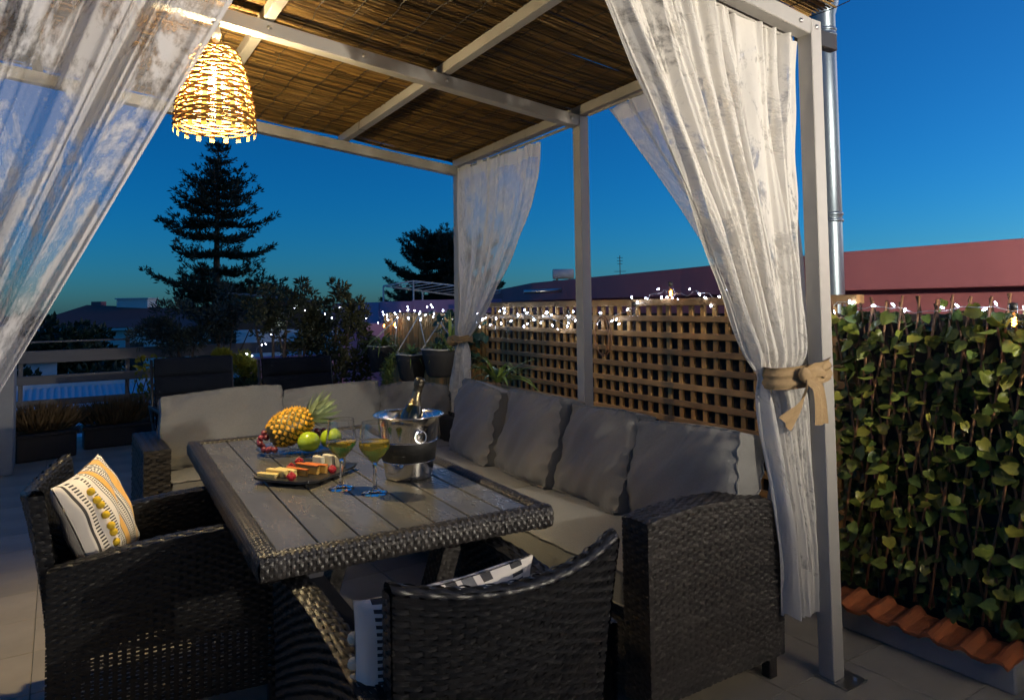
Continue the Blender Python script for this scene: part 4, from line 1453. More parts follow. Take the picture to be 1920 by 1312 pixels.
# ================================================================== TRELLIS FENCE
def xf(y):
    return 2.834 + (y - 1.0) * .040
TY0, TY1, TB = 1.735, 5.02, .30
trel = thing('trellis_fence', (xf(3.3), 3.3, TB), 'square wooden trellis panel behind the sofa, string lights along its top', 'fence')
rail_dir = unit((.040, 1, 0))
rl = np.linalg.norm(arr(xf(TY1) - xf(TY0), TY1 - TY0, 0))
r0 = None
for k in range(-1, 10):
    z = 1.246 - .093 * k - .016
    c = arr((xf(TY0) + xf(TY1)) / 2, (TY0 + TY1) / 2, z)
    if k == -1:
        MB().obox(c + arr(.012, 0, .0), rail_dir, arr(1, -.04, 0), arr(0, 0, 1), rl / 2 + .02, .026, .020, b=.003).build('cap_rail', M['wood'], trel)
        continue
    if r0 is None:
        r0 = MB().obox((0, 0, 0), rail_dir, arr(1, -.04, 0), arr(0, 0, 1), rl / 2, .009, .0165, b=.0025).build('rail', M['wood'], trel, world=False)
        o = r0
    else:
        o = inst(r0, trel, (0, 0, 0))
    o.location = tuple(c - world_origin(trel))
    o.rotation_euler = (RNG.normal(0, .0012), 0, 0)
u0 = None
y = TY0 + .03
while y < TY1:
    if u0 is None:
        u0 = MB().box(-.009, -.0155, 0, .009, .0155, 1.02, b=.0025).build('upright', M['woodv'], trel, world=False)
        o = u0
    else:
        o = inst(u0, trel, (0, 0, 0))
    o.location = tuple(arr(xf(y) + .0195, y, TB + .005) - world_origin(trel))
    o.rotation_euler = (RNG.normal(0, .003), RNG.normal(0, .003), 0)
    y += .0862
# dark screen cloth behind
sc = thing('windbreak_screen', (3.0, 3.3, 0), 'dark brown windbreak screen standing behind the trellis and ivy', 'screen')
for (ya, yb) in ((.2, 1.72), (1.735, 3.4), (3.405, 5.1), (5.105, 7.5)):
    MB().bar((xf(ya) + .085, ya, .62), (xf(yb) + .085, yb, .62), .02, 1.28).build('panel', M['backing'], sc)
# low wall under the fences
lw = MB()
lw.bar((xf(.2) + .15, .2, .02), (xf(7.6) + .15, 7.6, .02), .12, .5)
lw.build('low_wall', M['concrete'], props=STRUCT)

# reed/slat fence beyond the trellis
sl = thing('slat_fence', (3.0, 6.2, .1), 'thin dark upright slat fence behind the hanging pots', 'fence')
s0 = None
y = 5.07
while y < 7.5:
    if s0 is None:
        s0 = MB().box(-.006, -.0125, 0, .006, .0125, 1.13, b=.002).build('slat', M['woodv'], sl, world=False)
        o = s0
    else:
        o = inst(s0, sl, (0, 0, 0))
    o.location = tuple(arr(xf(y) + .03, y, .12 + RNG.normal(0, .008)) - world_origin(sl))
    o.rotation_euler = (RNG.normal(0, .006), 0, 0)
    y += .043
for z in (.35, .75, 1.12):
    MB().bar((xf(5.05) + .052, 5.05, z), (xf(7.5) + .052, 7.5, z), .016, .03).build('cross_rail', M['wood'], sl)

# ================================================================== IVY SCREEN
IX, IY0, IY1, IZ0, IZ1 = 2.815, .30, 1.815, .15, 1.315
ivy = thing('ivy_screen', (IX, 1.0, IZ0), 'willow lattice screen covered in green ivy leaves at the right', 'screen')
cn0 = None
for d in (-1, 1):
    L0 = 1.24
    for y in np.arange(IY0 - .25, IY1 + .28, .062):
        sl_ = .20 * d
        ya, yb = y - sl_ / 2, y + sl_ / 2
        if min(ya, yb) < IY0 - .02 or max(ya, yb) > IY1 + .02:
            continue
        o = MB()
        zt = IZ1 + RNG.uniform(-.015, .022)
        pts = [(IX + d * .006 + RNG.normal(0, .002), ya + (yb - ya) * t + RNG.normal(0, .004), IZ0 + (zt - IZ0) * t) for t in np.linspace(0, 1, 7)]
        o.tube(pts, RNG.uniform(.0045, .0062), 6, rnd=RNG.random())
        o.build('cane', M['cane'], ivy, smooth=True)
def leafmesh(seed, fold):
    """Ivy leaf: heart base, shallow lobes, creased midrib, curled rim and drip tip."""
    rg = np.random.default_rng(seed + 40)
    half = np.array([(.16, -.13), (.36, -.10), (.50, .08), (.44, .26), (.47, .40), (.30, .62), (.12, .86)]) + rg.normal(0, .022, (7, 2))
    half2 = half * arr(-1, 1) + rg.normal(0, .02, (7, 2))
    mid = [(0, .0), (0, .22), (0, .45), (0, .70), (.02 * (seed - 1.5), 1.02)]
    def z(x, y_):
        return fold * abs(x) - .55 * abs(x) ** 2.2 * (1 if seed % 2 else .4) - .30 * max(0, y_ - .3) ** 2 + .05 * math.sin(7 * y_ + seed * 2) * abs(x)
    v = [(x, y_, z(x, y_) - .02) for x, y_ in mid]
    inner = [(.20, .06), (.22, .28), (.17, .52)]
    v += [(x, y_, z(x, y_) + .03) for x, y_ in inner] + [(-x, y_, z(x, y_) + .03) for x, y_ in inner]
    v += [(x, y_, z(x, y_)) for x, y_ in half] + [(x, y_, z(x, y_)) for x, y_ in half2]
    f = []
    for o_, h_, flip in ((5, 11, False), (8, 18, True)):
        q = [(0, h_, h_ + 1, o_), (o_, h_ + 1, h_ + 2), (o_, h_ + 2, h_ + 3, o_ + 1), (o_ + 1, h_ + 3, h_ + 4), (o_ + 1, h_ + 4, h_ + 5, o_ + 2), (o_ + 2, h_ + 5, h_ + 6), (0, o_, o_ + 1, 1), (1, o_ + 1, o_ + 2, 2), (2, o_ + 2, h_ + 6, 3), (3, h_ + 6, 4)]
        f += [tuple(reversed(t_)) for t_ in q] if flip else q
    return v, f
LEAF = []
for k in range(4):
    v, f = leafmesh(k, [.25, .1, .35, -.05][k])
    LEAF.append((np.array(v), f))
lobj = [None] * 4
cnt = 0
ipos = []
rgl = np.random.default_rng(77)
rows = 22
while cnt < 300:
    y = rgl.uniform(.98, IY1 + .02)
    z = IZ0 + .05 + (IZ1 - IZ0 - .075) * rgl.random() ** .9
    if any((y - a) ** 2 + (z - b_) ** 2 < .030 ** 2 for a, b_ in ipos) and rgl.random() < .9:
        continue
    ipos.append((y, z))
    k = cnt % 4
    if lobj[k] is None:
        lobj[k] = MB().add(LEAF[k][0], LEAF[k][1]).build('leaf', M[('ivy', 'ivy_b', 'ivy', 'ivy_c')[k]], ivy, smooth=True, world=False)
        o = lobj[k]
    else:
        o = inst(lobj[k], ivy, (0, 0, 0))
    s = rgl.uniform(.034, .064)
    o.scale = (s, s, s)
    o.location = tuple(arr(IX - .015 - rgl.uniform(0, .045), y, z) - world_origin(ivy))
    # leaf faces the terrace (-X), tip hanging down, with scatter
    ax = Matrix.Rotation(R(-90) + rgl.normal(0, .6), 3, 'Z') @ Matrix.Rotation(R(-180 + 62) + rgl.normal(0, .6), 3, 'X') @ Matrix.Rotation(rgl.normal(0, 1.0), 3, 'Z')
    o.rotation_euler = ax.to_euler()
    cnt += 1
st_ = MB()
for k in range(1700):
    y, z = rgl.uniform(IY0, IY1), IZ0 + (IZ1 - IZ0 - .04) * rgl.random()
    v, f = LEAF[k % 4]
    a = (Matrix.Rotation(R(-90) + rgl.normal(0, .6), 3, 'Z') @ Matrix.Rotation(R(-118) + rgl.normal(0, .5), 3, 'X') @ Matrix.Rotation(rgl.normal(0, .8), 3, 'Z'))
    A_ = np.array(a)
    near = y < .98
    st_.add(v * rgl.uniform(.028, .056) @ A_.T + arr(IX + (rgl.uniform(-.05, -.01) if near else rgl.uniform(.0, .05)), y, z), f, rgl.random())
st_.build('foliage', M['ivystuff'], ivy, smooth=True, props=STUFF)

# kerb with clay tiles
kb = thing('tile_kerb', (2.75, 1.3, 0), 'low rendered kerb capped with orange clay roof tiles below the ivy', 'kerb')
MB().box(2.692, 1.12, .0, 2.80, 1.80, .098, b=.006).build('upstand', M['concrete'], kb)
def barrel(y0, ln, seed):
    rg = np.random.default_rng(seed)
    ys = np.linspace(0, ln, 49)
    xs = np.linspace(0, .165, 4)
    prof = .004 + .026 * np.clip(np.sin(2 * np.pi * (ys / .112 - .02)), 0, 1) ** .75
    up_ = np.stack([np.stack([np.full(49, 2.650 + x), y0 + ys, .100 + .016 * (x / .165) * 0 + prof * (0.55 + .45 * x / .165) + .012 * x / .165 + rg.normal(0, .0008, 49)], 1) for x in xs])
    lo = up_ - arr(0, 0, .012)
    m = MB()
    m.grid(up_)
    m.grid(lo[:, ::-1])
    m.grid(np.stack([lo[0], up_[0]]))
    m.grid(np.stack([up_[-1], lo[-1]]))
    m.grid(np.stack([up_[:, 0], lo[:, 0]], 0))
    m.grid(np.stack([lo[:, -1], up_[:, -1]], 0))
    return m
for k, yy in enumerate((1.125, 1.35, 1.575)):
    barrel(yy, .223, 5 + k).build('clay_tile', M['terracotta'], kb, smooth=False)

# ================================================================== STRING LIGHTS
def ledstring(label, path, n, spread, seed, hang=.02):
    rg = np.random.default_rng(seed)
    path = np.asarray(path, float)
    d = np.concatenate([[0], np.cumsum(np.linalg.norm(np.diff(path, axis=0), axis=1))])
    t = thing('string_lights', tuple(path[0]), label, 'string lights', 'white LED strings on the fence')
    m = int(d[-1] / .025)
    tt = np.linspace(0, d[-1], m)
    c = np.stack([np.interp(tt, d, path[:, i]) for i in range(3)], 1)
    for sc_, am in ((.31, 1.0), (.11, .6), (.053, .35)):
        ph = rg.uniform(0, 6, 3)
        for i in range(3):
            c[:, i] += spread * am * (.5 if i == 0 else .8) * np.sin(tt / sc_ * 2 * np.pi + ph[i])
    MB().tube(c, .0014, 5, caps=False).build('cable', M['ledwire'], t, smooth=True)
    sp = np.linspace(.01, d[-1] - .01, n) + rg.uniform(-.02, .02, n)
    l0 = None
    for s in sp:
        p = np.array([np.interp(s, tt, c[:, i]) for i in range(3)])
        q = p + arr(-.012, rg.normal(0, .015), rg.normal(-hang * .4, hang))
        if l0 is None:
            l0 = MB().lathe([(0, -.006), (.0022, -.0052), (.0031, -.001), (.0030, .003), (.0018, .009)], 8).build('led', M['led'], t, smooth=True, world=False)
            o = l0
        else:
            o = inst(l0, t, (0, 0, 0))
        o.location = tuple(q - world_origin(t))
        o.rotation_euler = (rg.normal(0, .8), rg.normal(0, .8), 0)
    return t
ledstring('string of white lights bunched along the trellis top left of the middle post', [(xf(5.0) - .03, 5.0, 1.22), (xf(4.6) - .03, 4.6, 1.27), (xf(4.1) - .03, 4.1, 1.23), (xf(3.65) - .03, 3.65, 1.20), (xf(3.5) - .03, 3.5, 1.24)], 34, .032, 1, .035)
ledstring('string of white lights along the trellis top right of the middle post', [(xf(3.35) - .03, 3.36, 1.23), (xf(3.2) - .03, 3.2, 1.27), (xf(3.0) - .02, 3.02, 1.355), (xf(2.85), 2.85, 1.385), (xf(2.6), 2.6, 1.36), (xf(2.3), 2.3, 1.335), (xf(1.9) - .02, 1.9, 1.31), (xf(1.74) - .02, 1.74, 1.31)], 30, .016, 2, .03)
ledstring('string of white lights along the top of the ivy screen', [(IX - .02, 1.70, 1.295), (IX - .03, 1.45, 1.275), (IX - .03, 1.2, 1.285), (IX - .03, .9, 1.28)], 11, .008, 3)
ledstring('dense string of white lights on top of the slat fence', [(xf(5.1) - .02, 5.08, 1.19), (xf(5.4) - .02, 5.4, 1.24), (xf(5.9) - .02, 5.9, 1.255), (xf(6.5) - .02, 6.5, 1.25), (xf(7.0) - .02, 7.0, 1.23), (xf(7.5) - .02, 7.5, 1.22)], 44, .03, 4, .035)
ledstring('white lights threaded through the tall shrubs', [(2.95, 7.5, 1.22), (2.7, 7.4, 1.30), (2.4, 7.15, 1.27), (2.2, 7.0, 1.30), (2.0, 7.0, 1.34), (1.75, 6.9, 1.1), (1.6, 6.7, .98), (1.42, 6.5, .90)], 17, .03, 5)
# festoon globe bulbs
fg = 'clear festoon bulbs on the fence'
def globe(c, label, amber=False):
    t = thing('festoon_bulb', tuple(c), label, 'bulb', fg)
    MB().lathe([(0, -.032), (.016, -.028), (.027, -.012), (.029, .002), (.024, .018), (.013, .032), (.011, .042)], 18, c).build('globe', M['clearbulb'], t, smooth=True)
    MB().lathe([(.011, .042), (.013, .043), (.013, .066), (0, .068)], 12, c).build('socket', M['wire'], t, smooth=True)
    MB().tube([arr(*c) + arr(.006 * math.cos(a * 3), .006 * math.sin(a * 3), -.012 + .03 * a / 6.28) for a in np.linspace(0, 6.28, 24)], .0009 if not amber else .0022, 5).build('filament', M['ledwarm'] if amber else M['steel_plain'], t)
globe((xf(4.55) - .05, 4.58, 1.13), 'clear bulb hanging at the trellis, second from the far curtain')
globe((xf(4.75) - .05, 4.80, 1.13), 'clear bulb hanging at the trellis next to the far curtain')
globe((xf(3.75) - .05, 3.78, 1.22), 'clear bulb hanging left of the flower ball')
globe((xf(3.6) - .05, 3.58, 1.235), 'clear bulb tucked against the middle post')
globe((xf(4.2) - .05, 4.22, 1.225), 'clear bulb in the middle of the bunched lights')
globe((xf(3.1) - .05, 3.11, 1.26), 'clear bulb just right of the middle post')
globe((xf(2.85) - .02, 2.83, 1.37), 'amber bulb lying on the trellis cap', True)
globe((IX - .06, 1.10, 1.235), 'amber bulb hanging in the ivy at the right edge of the picture', True)
globe((xf(7.0) - .05, 6.98, 1.13), 'amber bulb beside the leftmost hanging pot', True)
globe((xf(7.3) - .05, 7.30, 1.11), 'amber bulb half hidden by the tall shrubs', True)

# flower ball with cords, and hoop
fb = thing('flower_ball', (xf(3.6) - .06, 3.60, .75), 'cream and orange paper flower ball with hanging cords by the middle post', 'decoration')
M['petal'] = mat('cream_petal', (.62, .46, .22), .8, var=.35, col2=(.55, .28, .08), nscale=30)
M['petalp'] = mat('pink_petal', (.50, .20, .18), .8, var=.3)
rgp = np.random.default_rng(5)
fc = arr(xf(3.6) - .07, 3.615, 1.09)
for k in range(26):
    d = unit(rgp.normal(size=3) + arr(-.5, 0, 0))
    s = MB()
    side = unit(np.cross(d, (0, 0, 1)))
    up2 = np.cross(side, d)
    for j in range(5):
        a = 2 * math.pi * j / 5 + k
        e_ = side * math.cos(a) + up2 * math.sin(a)
        f_ = np.cross(d, e_)
        c0 = fc + d * .030
        s.add([c0, c0 + e_ * .009 + f_ * .006 + d * .006, c0 + e_ * .015 + d * .012, c0 + e_ * .009 - f_ * .006 + d * .006], [(0, 1, 2, 3)])
    s.build('flower', M['petal'], fb)
for k in range(8):
    d = unit(rgp.normal(size=3) + arr(-.5, -.2, 0))
    MB().sphere(fc + arr(.0, -.052, -.035) + d * .014, .008, 8, 6).build('bud', M['petalp'], fb, smooth=True)
MB().tube([fc + arr(0, -.01, .12), fc, fc + arr(0, .0, -.06), fc + arr(0, -.03, -.115)], .004, 6).build('stem', M['wire'], fb)
for dy in (-.045, -.03, -.015):
    MB().tube([fc + arr(0, -.035, -.10), fc + arr(.002, dy, -.18), fc + arr(0, dy + .004, -.40)], .0045, 6).build('cord', M['rope'], fb, smooth=True)
hp = MB()
for dd in (0, .012):
    hp.tube([(xf(3.4) - .06 - dd, 3.395 + (.075 - dd) * math.cos(a), 1.12 + (.125 - dd) * math.sin(a)) for a in np.linspace(0, 2 * math.pi, 41)], .0045, 6, caps=False)
tag(hp.build('hanging_hoop', M['cane'], smooth=True), 'brown cane hoop hanging on the trellis right of the middle post', 'hoop')

# ================================================================== PLANTS
def strapplant(t, c, n, L, W_, mat_, up_=.8, droop=.6, seed=0, name='leaf'):
    rg = np.random.default_rng(seed)
    for k in range(n):
        a = rg.uniform(0, 2 * math.pi)
        el = rg.uniform(.25, 1.25) * up_
        ln = L * rg.uniform(.7, 1.15)
        d = arr(math.cos(a) * math.cos(el), math.sin(a) * math.cos(el), math.sin(el))
        s = unit(np.cross(d, (0, 0, 1)))
        ts = np.linspace(0, 1, 8)
        dr = droop * rg.uniform(.5, 1.3)
        pts = np.array([np.asarray(c) + d * ln * q - arr(0, 0, 1) * dr * ln * q ** 2.3 for q in ts])
        w = W_ * np.array([.55, .85, 1, 1, .9, .7, .42, .04]) * rg.uniform(.8, 1.1)
        P = np.stack([pts - s * w[:, None] / 2 + arr(0, 0, .15) * w[:, None], pts, pts + s * w[:, None] / 2 + arr(0, 0, .15) * w[:, None]], 1)
        MB().grid(P, rnd=rg.random()).build(name, mat_, t, smooth=True)

# dracaena behind the sofa
dr = thing('spiky_plant', (2.55, 4.12, 0), 'spiky green dracaena growing behind the sofa in front of the trellis', 'plant')
MB().lathe([(0, .0), (.10, 0), (.13, .26), (.14, .27), (.12, .27), (0, .24)], 20, (2.52, 4.10, .002)).build('pot', M['blackplastic'], dr, smooth=True)
MB().tube([(2.52, 4.10, .22), (2.525, 4.10, .5), (2.52, 4.09, .80)], .018, 8).build('stem', M['bark'], dr, smooth=True)
strapplant(dr, (2.52, 4.09, .79), 34, .36, .034, M['strap'], 1.0, .55, 4)
strapplant(dr, (2.50, 4.25, .62), 16, .34, .026, M['strapdark'], .8, .5, 9)

def hangpot(c, r, h, label, peak, rope_pts, plant, seed):
    t = thing('hanging_pot', (c[0], c[1], c[2] - h), label, 'hanging pot', 'black rope pots hanging on the slat fence')
    MB().lathe([(0, -h), (r * .62, -h), (r * .74, -h * .9), (r * .95, -h * .25), (r, 0), (r * .93, 0), (r * .86, -h * .3), (0, -h * .35)], 26, c).build('pot', M['potweave'], t, smooth=True)
    MB().tube([(c[0] + r * math.cos(a), c[1] + r * math.sin(a), c[2] + .003 * math.sin(4 * a)) for a in np.linspace(0, 2 * math.pi, 33)], .0065, 6, caps=False).build('rim_rope', M['rope'], t, smooth=True)
    for a in rope_pts:
        MB().tube([(c[0] + r * math.cos(a), c[1] + r * math.sin(a), c[2]), peak], .0055, 6).build('rope', M['rope'], t, smooth=True)
    return t
h1 = hangpot((2.72, 6.60, .935), .145, .25, 'leftmost black hanging pot with arching spider plant', (2.94, 6.72, 1.205), (2.6, 5.4), 0, 1)
strapplant(h1, (2.72, 6.60, .93), 60, .32, .022, M['strap'], .85, .75, 11)
h2 = hangpot((2.62, 5.68, .905), .14, .23, 'lowest black hanging pot with trailing plant, between the other two', (2.94, 6.21, 1.23), (2.4, 5.6), 0, 2)
strapplant(h2, (2.62, 5.68, .90), 50, .19, .018, M['strap'], .9, .7, 12)
tr = MB()
rgt = np.random.default_rng(8)
for k in range(9):
    base = arr(2.51 + rgt.normal(0, .03), 5.79 + rgt.normal(0, .05), .90)
    ln = rgt.uniform(.25, .42)
    qs = np.linspace(0, 1, 26)
    pts = np.array([base + arr(-.06, .04, 0) * min(1, q * 3) + arr(rgt.normal(0, .008), rgt.normal(0, .008), -ln * q) for q in qs])
    D = rgt.normal(size=(26 * 3, 3)) + arr(0, 0, .2)
    tr.blades(np.repeat(pts, 3, 0), D, .042, .011)
tr.build('trailing_stems', M['strapdark'], h2, props=STUFF)
h3 = hangpot((2.70, 5.28, .965), .16, .23, 'rightmost black hanging pot, next to the far curtain', (2.93, 5.74, 1.175), (2.4, 5.5), 0, 3)
strapplant(h3, (2.70, 5.34, .96), 34, .18, .02, M['strap'], .9, .6, 13)
strapplant(h3, (2.72, 5.14, .94), 16, .34, .022, M['strap'], 1.25, .1, 14)
# sansevieria and a leafy climber behind pot three
cb = thing('climbing_plant', (2.92, 5.45, .3), 'dark glossy climber on the slat fence behind the rightmost hanging pot', 'plant')
rgc = np.random.default_rng(19)
cm = MB()
for k in range(190):
    y, z = rgc.normal(5.45, .22), rgc.uniform(.85, 1.27)
    v, f = LEAF[k % 4]
    A_ = np.array(Matrix.Rotation(R(-90) + rgc.normal(0, .6), 3, 'Z') @ Matrix.Rotation(R(-118) + rgc.normal(0, .5), 3, 'X') @ Matrix.Rotation(rgc.normal(0, .8), 3, 'Z'))
    cm.add(v * rgc.uniform(.05, .085) @ A_.T + arr(xf(y) - .02 - rgc.uniform(0, .06), y, z), f, rgc.random())
cm.build('foliage', M['bluegreen'], cb, smooth=True, props=STUFF)
strapplant(cb, (2.86, 5.22, .95), 14, .32, .03, M['bluegreen'], 1.3, .03, 15)

def bushcloud(n, ellipsoids, L, W_, seed, upbias=.5):
    rg = np.random.default_rng(seed)
    P, D = [], []
    for (c, r, wgt) in ellipsoids:
        k = int(n * wgt)
        d = rg.normal(size=(k, 3))
        d /= np.linalg.norm(d, axis=1)[:, None]
        rad = rg.random(k) ** .45
        p = np.asarray(c) + d * rad[:, None] * np.asarray(r)
        P.append(p)
        D.append(d + rg.normal(size=(k, 3)) * .6 + arr(0, 0, upbias))
    P, D = np.concatenate(P), np.concatenate(D)
    return MB().blades(P, D, L * rg.uniform(.7, 1.2, len(P)), W_ * rg.uniform(.7, 1.2, len(P)), bend=.08)

def branches(base, tips, r0, r1=.004):
    m = MB()
    for tip in tips:
        b_, t_ = np.asarray(base, float), np.asarray(tip, float)
        mid = (b_ + t_) / 2 + arr(*(RNG.normal(0, .04, 3)))
        m.tube([b_, mid, t_], [r0, (r0 + r1) / 2, r1], 6)
    return m

# tall shrubs with V-shaped trunks
ts1 = thing('tall_shrub', (2.35, 7.05, 0), 'tall leafy shrub with upright shoots in front of the hanging pots', 'shrub', 'tall shrubs at the terrace edge')
els = []
rgs = np.random.default_rng(31)
for (tx, tz, n_) in ((2.42, 1.56, 6), (2.55, 1.42, 6), (2.68, 1.28, 5), (2.25, 1.36, 5), (2.5, 1.2, 6), (2.75, 1.05, 5), (2.35, 1.1, 6), (2.2, 1.15, 5), (2.62, .9, 5), (2.45, .8, 5), (2.7, .72, 4), (2.3, .85, 4)):
    for q in range(n_):
        els.append(((tx + rgs.normal(0, .05), 7.05 + rgs.normal(0, .10), tz - q * .055), (.05 + .012 * q, .06, .05), 1 / 62))
bushcloud(3600, els, .062, .026, 41).build('crown', M['pitto'], ts1, props=STUFF)
branches((2.45, 7.05, .05), [(2.42, 7.05, 1.4), (2.55, 7.0, 1.25), (2.68, 7.1, 1.1), (2.25, 7.05, 1.2), (2.3, 7.1, .9)], .018).build('trunk', M['bark'], ts1, smooth=True)
ts2 = thing('tall_shrub', (1.85, 7.0, 0), 'tall shrub on crossed bare trunks left of the leafy one', 'shrub', 'tall shrubs at the terrace edge')
els = []
for (tx, tz, n_) in ((2.03, 1.56, 6), (1.92, 1.48, 5), (2.12, 1.40, 6), (1.75, 1.42, 5), (1.62, 1.50, 4), (2.18, 1.28, 5), (1.85, 1.28, 6), (2.05, 1.18, 6), (1.7, 1.27, 5), (1.55, 1.35, 4), (2.0, 1.05, 4), (2.15, 1.02, 4)):
    for q in range(n_):
        els.append(((tx + rgs.normal(0, .05), 7.0 + rgs.normal(0, .10), tz - q * .05), (.05 + .012 * q, .06, .05), 1 / 60))
bushcloud(3000, els, .060, .024, 42).build('crown', M['pitto'], ts2, props=STUFF)
branches((1.80, 7.0, .05), [(1.72, 7.0, .82), (1.60, 7.0, 1.15), (1.90, 7.02, 1.2), (1.76, 7.0, 1.25)], .022, .012).build('trunk', M['bark'], ts2, smooth=True)
branches((1.98, 7.0, .05), [(1.82, 7.0, 1.05), (2.10, 7.02, 1.15), (1.98, 7.0, .8)], .02, .010).build('trunk', M['bark'], ts2, smooth=True)
# olive trees in pots
def olive(c, r, label, seed):
    t = thing('olive_tree', (c[0], c[1], 0), label, 'olive tree', 'potted olive trees by the railing')
    rg = np.random.default_rng(seed)
    els = [((c[0] + rg.normal(0, r * .45), c[1] + rg.normal(0, r * .35), c[2] + rg.normal(0, r * .38)), (r * .42, r * .42, r * .34), 1 / 16) for _ in range(16)]
    bushcloud(2600, els, .07, .016, seed).build('crown', M['olive'], t, props=STUFF)
    branches((c[0], c[1], .25), [(c[0] + rg.normal(0, r * .4), c[1], c[2] + rg.normal(0, r * .2)) for _ in range(5)], .018).build('trunk', M['bark'], t, smooth=True)
    MB().lathe([(0, 0), (.13, 0), (.17, .28), (.18, .30), (.15, .30), (0, .27)], 18, (c[0], c[1], .002)).build('pot', M['blackplastic'], t, smooth=True)
olive((1.02, 8.05, 1.10), .29, 'round grey-green olive tree behind the left navy lounger', 51)
olive((1.52, 8.1, 1.17), .30, 'darker olive tree standing just left of the crossed trunks', 52)
# golden conifer with blue-green shrub
yb = thing('golden_shrub', (1.42, 6.65, 0), 'golden shrub over blue-green leaves between the two navy loungers', 'shrub')
bushcloud(1500, [((1.40, 6.62, .82), (.10, .10, .11), .4), ((1.46, 6.62, .76), (.10, .1, .08), .25), ((1.24, 6.7, .90), (.075, .08, .05), .35)], .05, .014, 61, 1.2).build('golden_crown', M['yellowleaf'], yb, props=STUFF)
bushcloud(900, [((1.44, 6.6, .58), (.14, .12, .14), 1)], .055, .028, 62).build('lower_leaves', M['bluegreen'], yb, props=STUFF)
MB().lathe([(0, 0), (.12, 0), (.15, .30), (.16, .32), (.13, .32), (0, .3)], 18, (1.42, 6.62, .002)).build('pot', M['blackplastic'], yb, smooth=True)
MB().tube([(1.42, 6.62, .28), (1.42, 6.62, .75)], .012, 6).build('stem', M['bark'], yb)

# navy high-back loungers
def lounger(c, w, top_, rz, label):
    t = thing('lounge_chair', (c[0], c[1], 0), label, 'lounge chair', 'navy high-back lounge chairs', rz, local=True)
    ex, ey = arr(1, 0, 0), unit((0, .22, 1))
    n = np.cross(ex, ey)
    for k in range(4):
        zc = .40 + (top_ - .40) * (k + .5) / 4
        hgt = (top_ - .40) / 4
        q = np.linspace(-1, 1, 16)
        X, Y = np.meshgrid(q, q)
        pr = ((1 - np.abs(X) ** 6) * (1 - np.abs(Y) ** 3)) ** .5
        o = arr(0, .22 * (zc - .4), zc)
        m = MB()
        for sg in (1, -1):
            P = o + (X * w / 2)[..., None] * ex + (Y * hgt / 2)[..., None] * ey * 1.02 + (sg * (.012 + .028 * pr))[..., None] * n
            m.grid(P if sg > 0 else P[:, ::-1])
        m.build('back_pad', M['navy'], t, smooth=True, world=False)
    MB().box(-w / 2 + .02, -.48, .36, w / 2 - .02, .0, .42, b=.02).build('seat_pad', M['navy'], t, world=False)
    for s in (-1, 1):
        x = s * (w / 2 + .012)
        MB().tube([(x, .02, .30), (x, .22 * (top_ - .4) + .03, top_ - .01)], .011, 8).build('back_tube', M['wire'], t, smooth=True, world=False)
        MB().tube([(x, -.5, .002), (x, .18, .58)], .011, 8).build('leg', M['wire'], t, smooth=True, world=False)
        MB().tube([(x, .25, .002), (x, -.46, .58)], .011, 8).build('leg', M['wire'], t, smooth=True, world=False)
        MB().box(x - .02, -.47, .575, x + .02, .16, .60, b=.006).build('armrest', M['wire'], t, world=False)
lounger((.91, 5.88, 0), .56, .95, R(4), 'navy high-back lounge chair behind the left sofa cushion')
lounger((1.60, 5.50, 0), .54, .935, R(2), 'navy high-back lounge chair behind the pineapple, right of the other')

# trough planters with grasses
def trough(c, w, d, h, rz, label, seed):
    t = thing('trough_planter', (c[0], c[1], 0), label, 'planter', 'black trough planters with dry grass', rz, local=True)
    b_ = MB()
    b_.obox((0, 0, h / 2 + .002), (1, 0, 0), (0, 1, 0), (0, 0, 1), w / 2 - .015, d / 2 - .015, h / 2, b=.01)
    b_.build('box', M['blackplastic'], t, world=False)
    MB().box(-w / 2, -d / 2, h - .03, w / 2, d / 2, h + .004, b=.006).build('rim', M['blackplastic'], t, world=False)
    rg = np.random.default_rng(seed)
    n = 1300
    P = np.stack([rg.normal(0, w * .22, n).clip(-w / 2 + .04, w / 2 - .04), rg.normal(0, d * .2, n).clip(-d / 2 + .04, d / 2 - .04), np.full(n, h)], 1)
    D = np.stack([P[:, 0] * 1.6 / w + rg.normal(0, .28, n), P[:, 1] * .8 / d + rg.normal(0, .28, n), np.ones(n)], 1)
    MB().blades(P, D, rg.uniform(.16, .30, n), .007, bend=.05).build('dry_grass', M['grass'], t, world=False, props=STUFF)
trough((-.085, 7.70, 0), .50, .26, .24, R(14), 'black trough planter with dry grass beside the pillar', 71)
trough((.52, 8.02, 0), .62, .26, .21, R(2), 'black trough planter with dry grass in front of the railing', 72)
lt = thing('pot_trellis', (.82, 8.1, 0), 'small dark lattice with a climber at the end of the trough planter', 'trellis')
for k in range(5):
    MB().bar((.60 + k * .09, 8.16, .22), (.69 + k * .09, 8.16, .62), .008, .008).build('lath', M['wire'], lt)
    MB().bar((.69 + k * .09, 8.168, .22), (.60 + k * .09, 8.168, .62), .008, .008).build('lath', M['wire'], lt)
bushcloud(160, [((.78, 8.15, .45), (.16, .04, .2), .6), ((.80, 8.12, .76), (.14, .05, .08), .4)], .06, .035, 73).build('leaves', M['yellowleaf'], lt, props=STUFF)
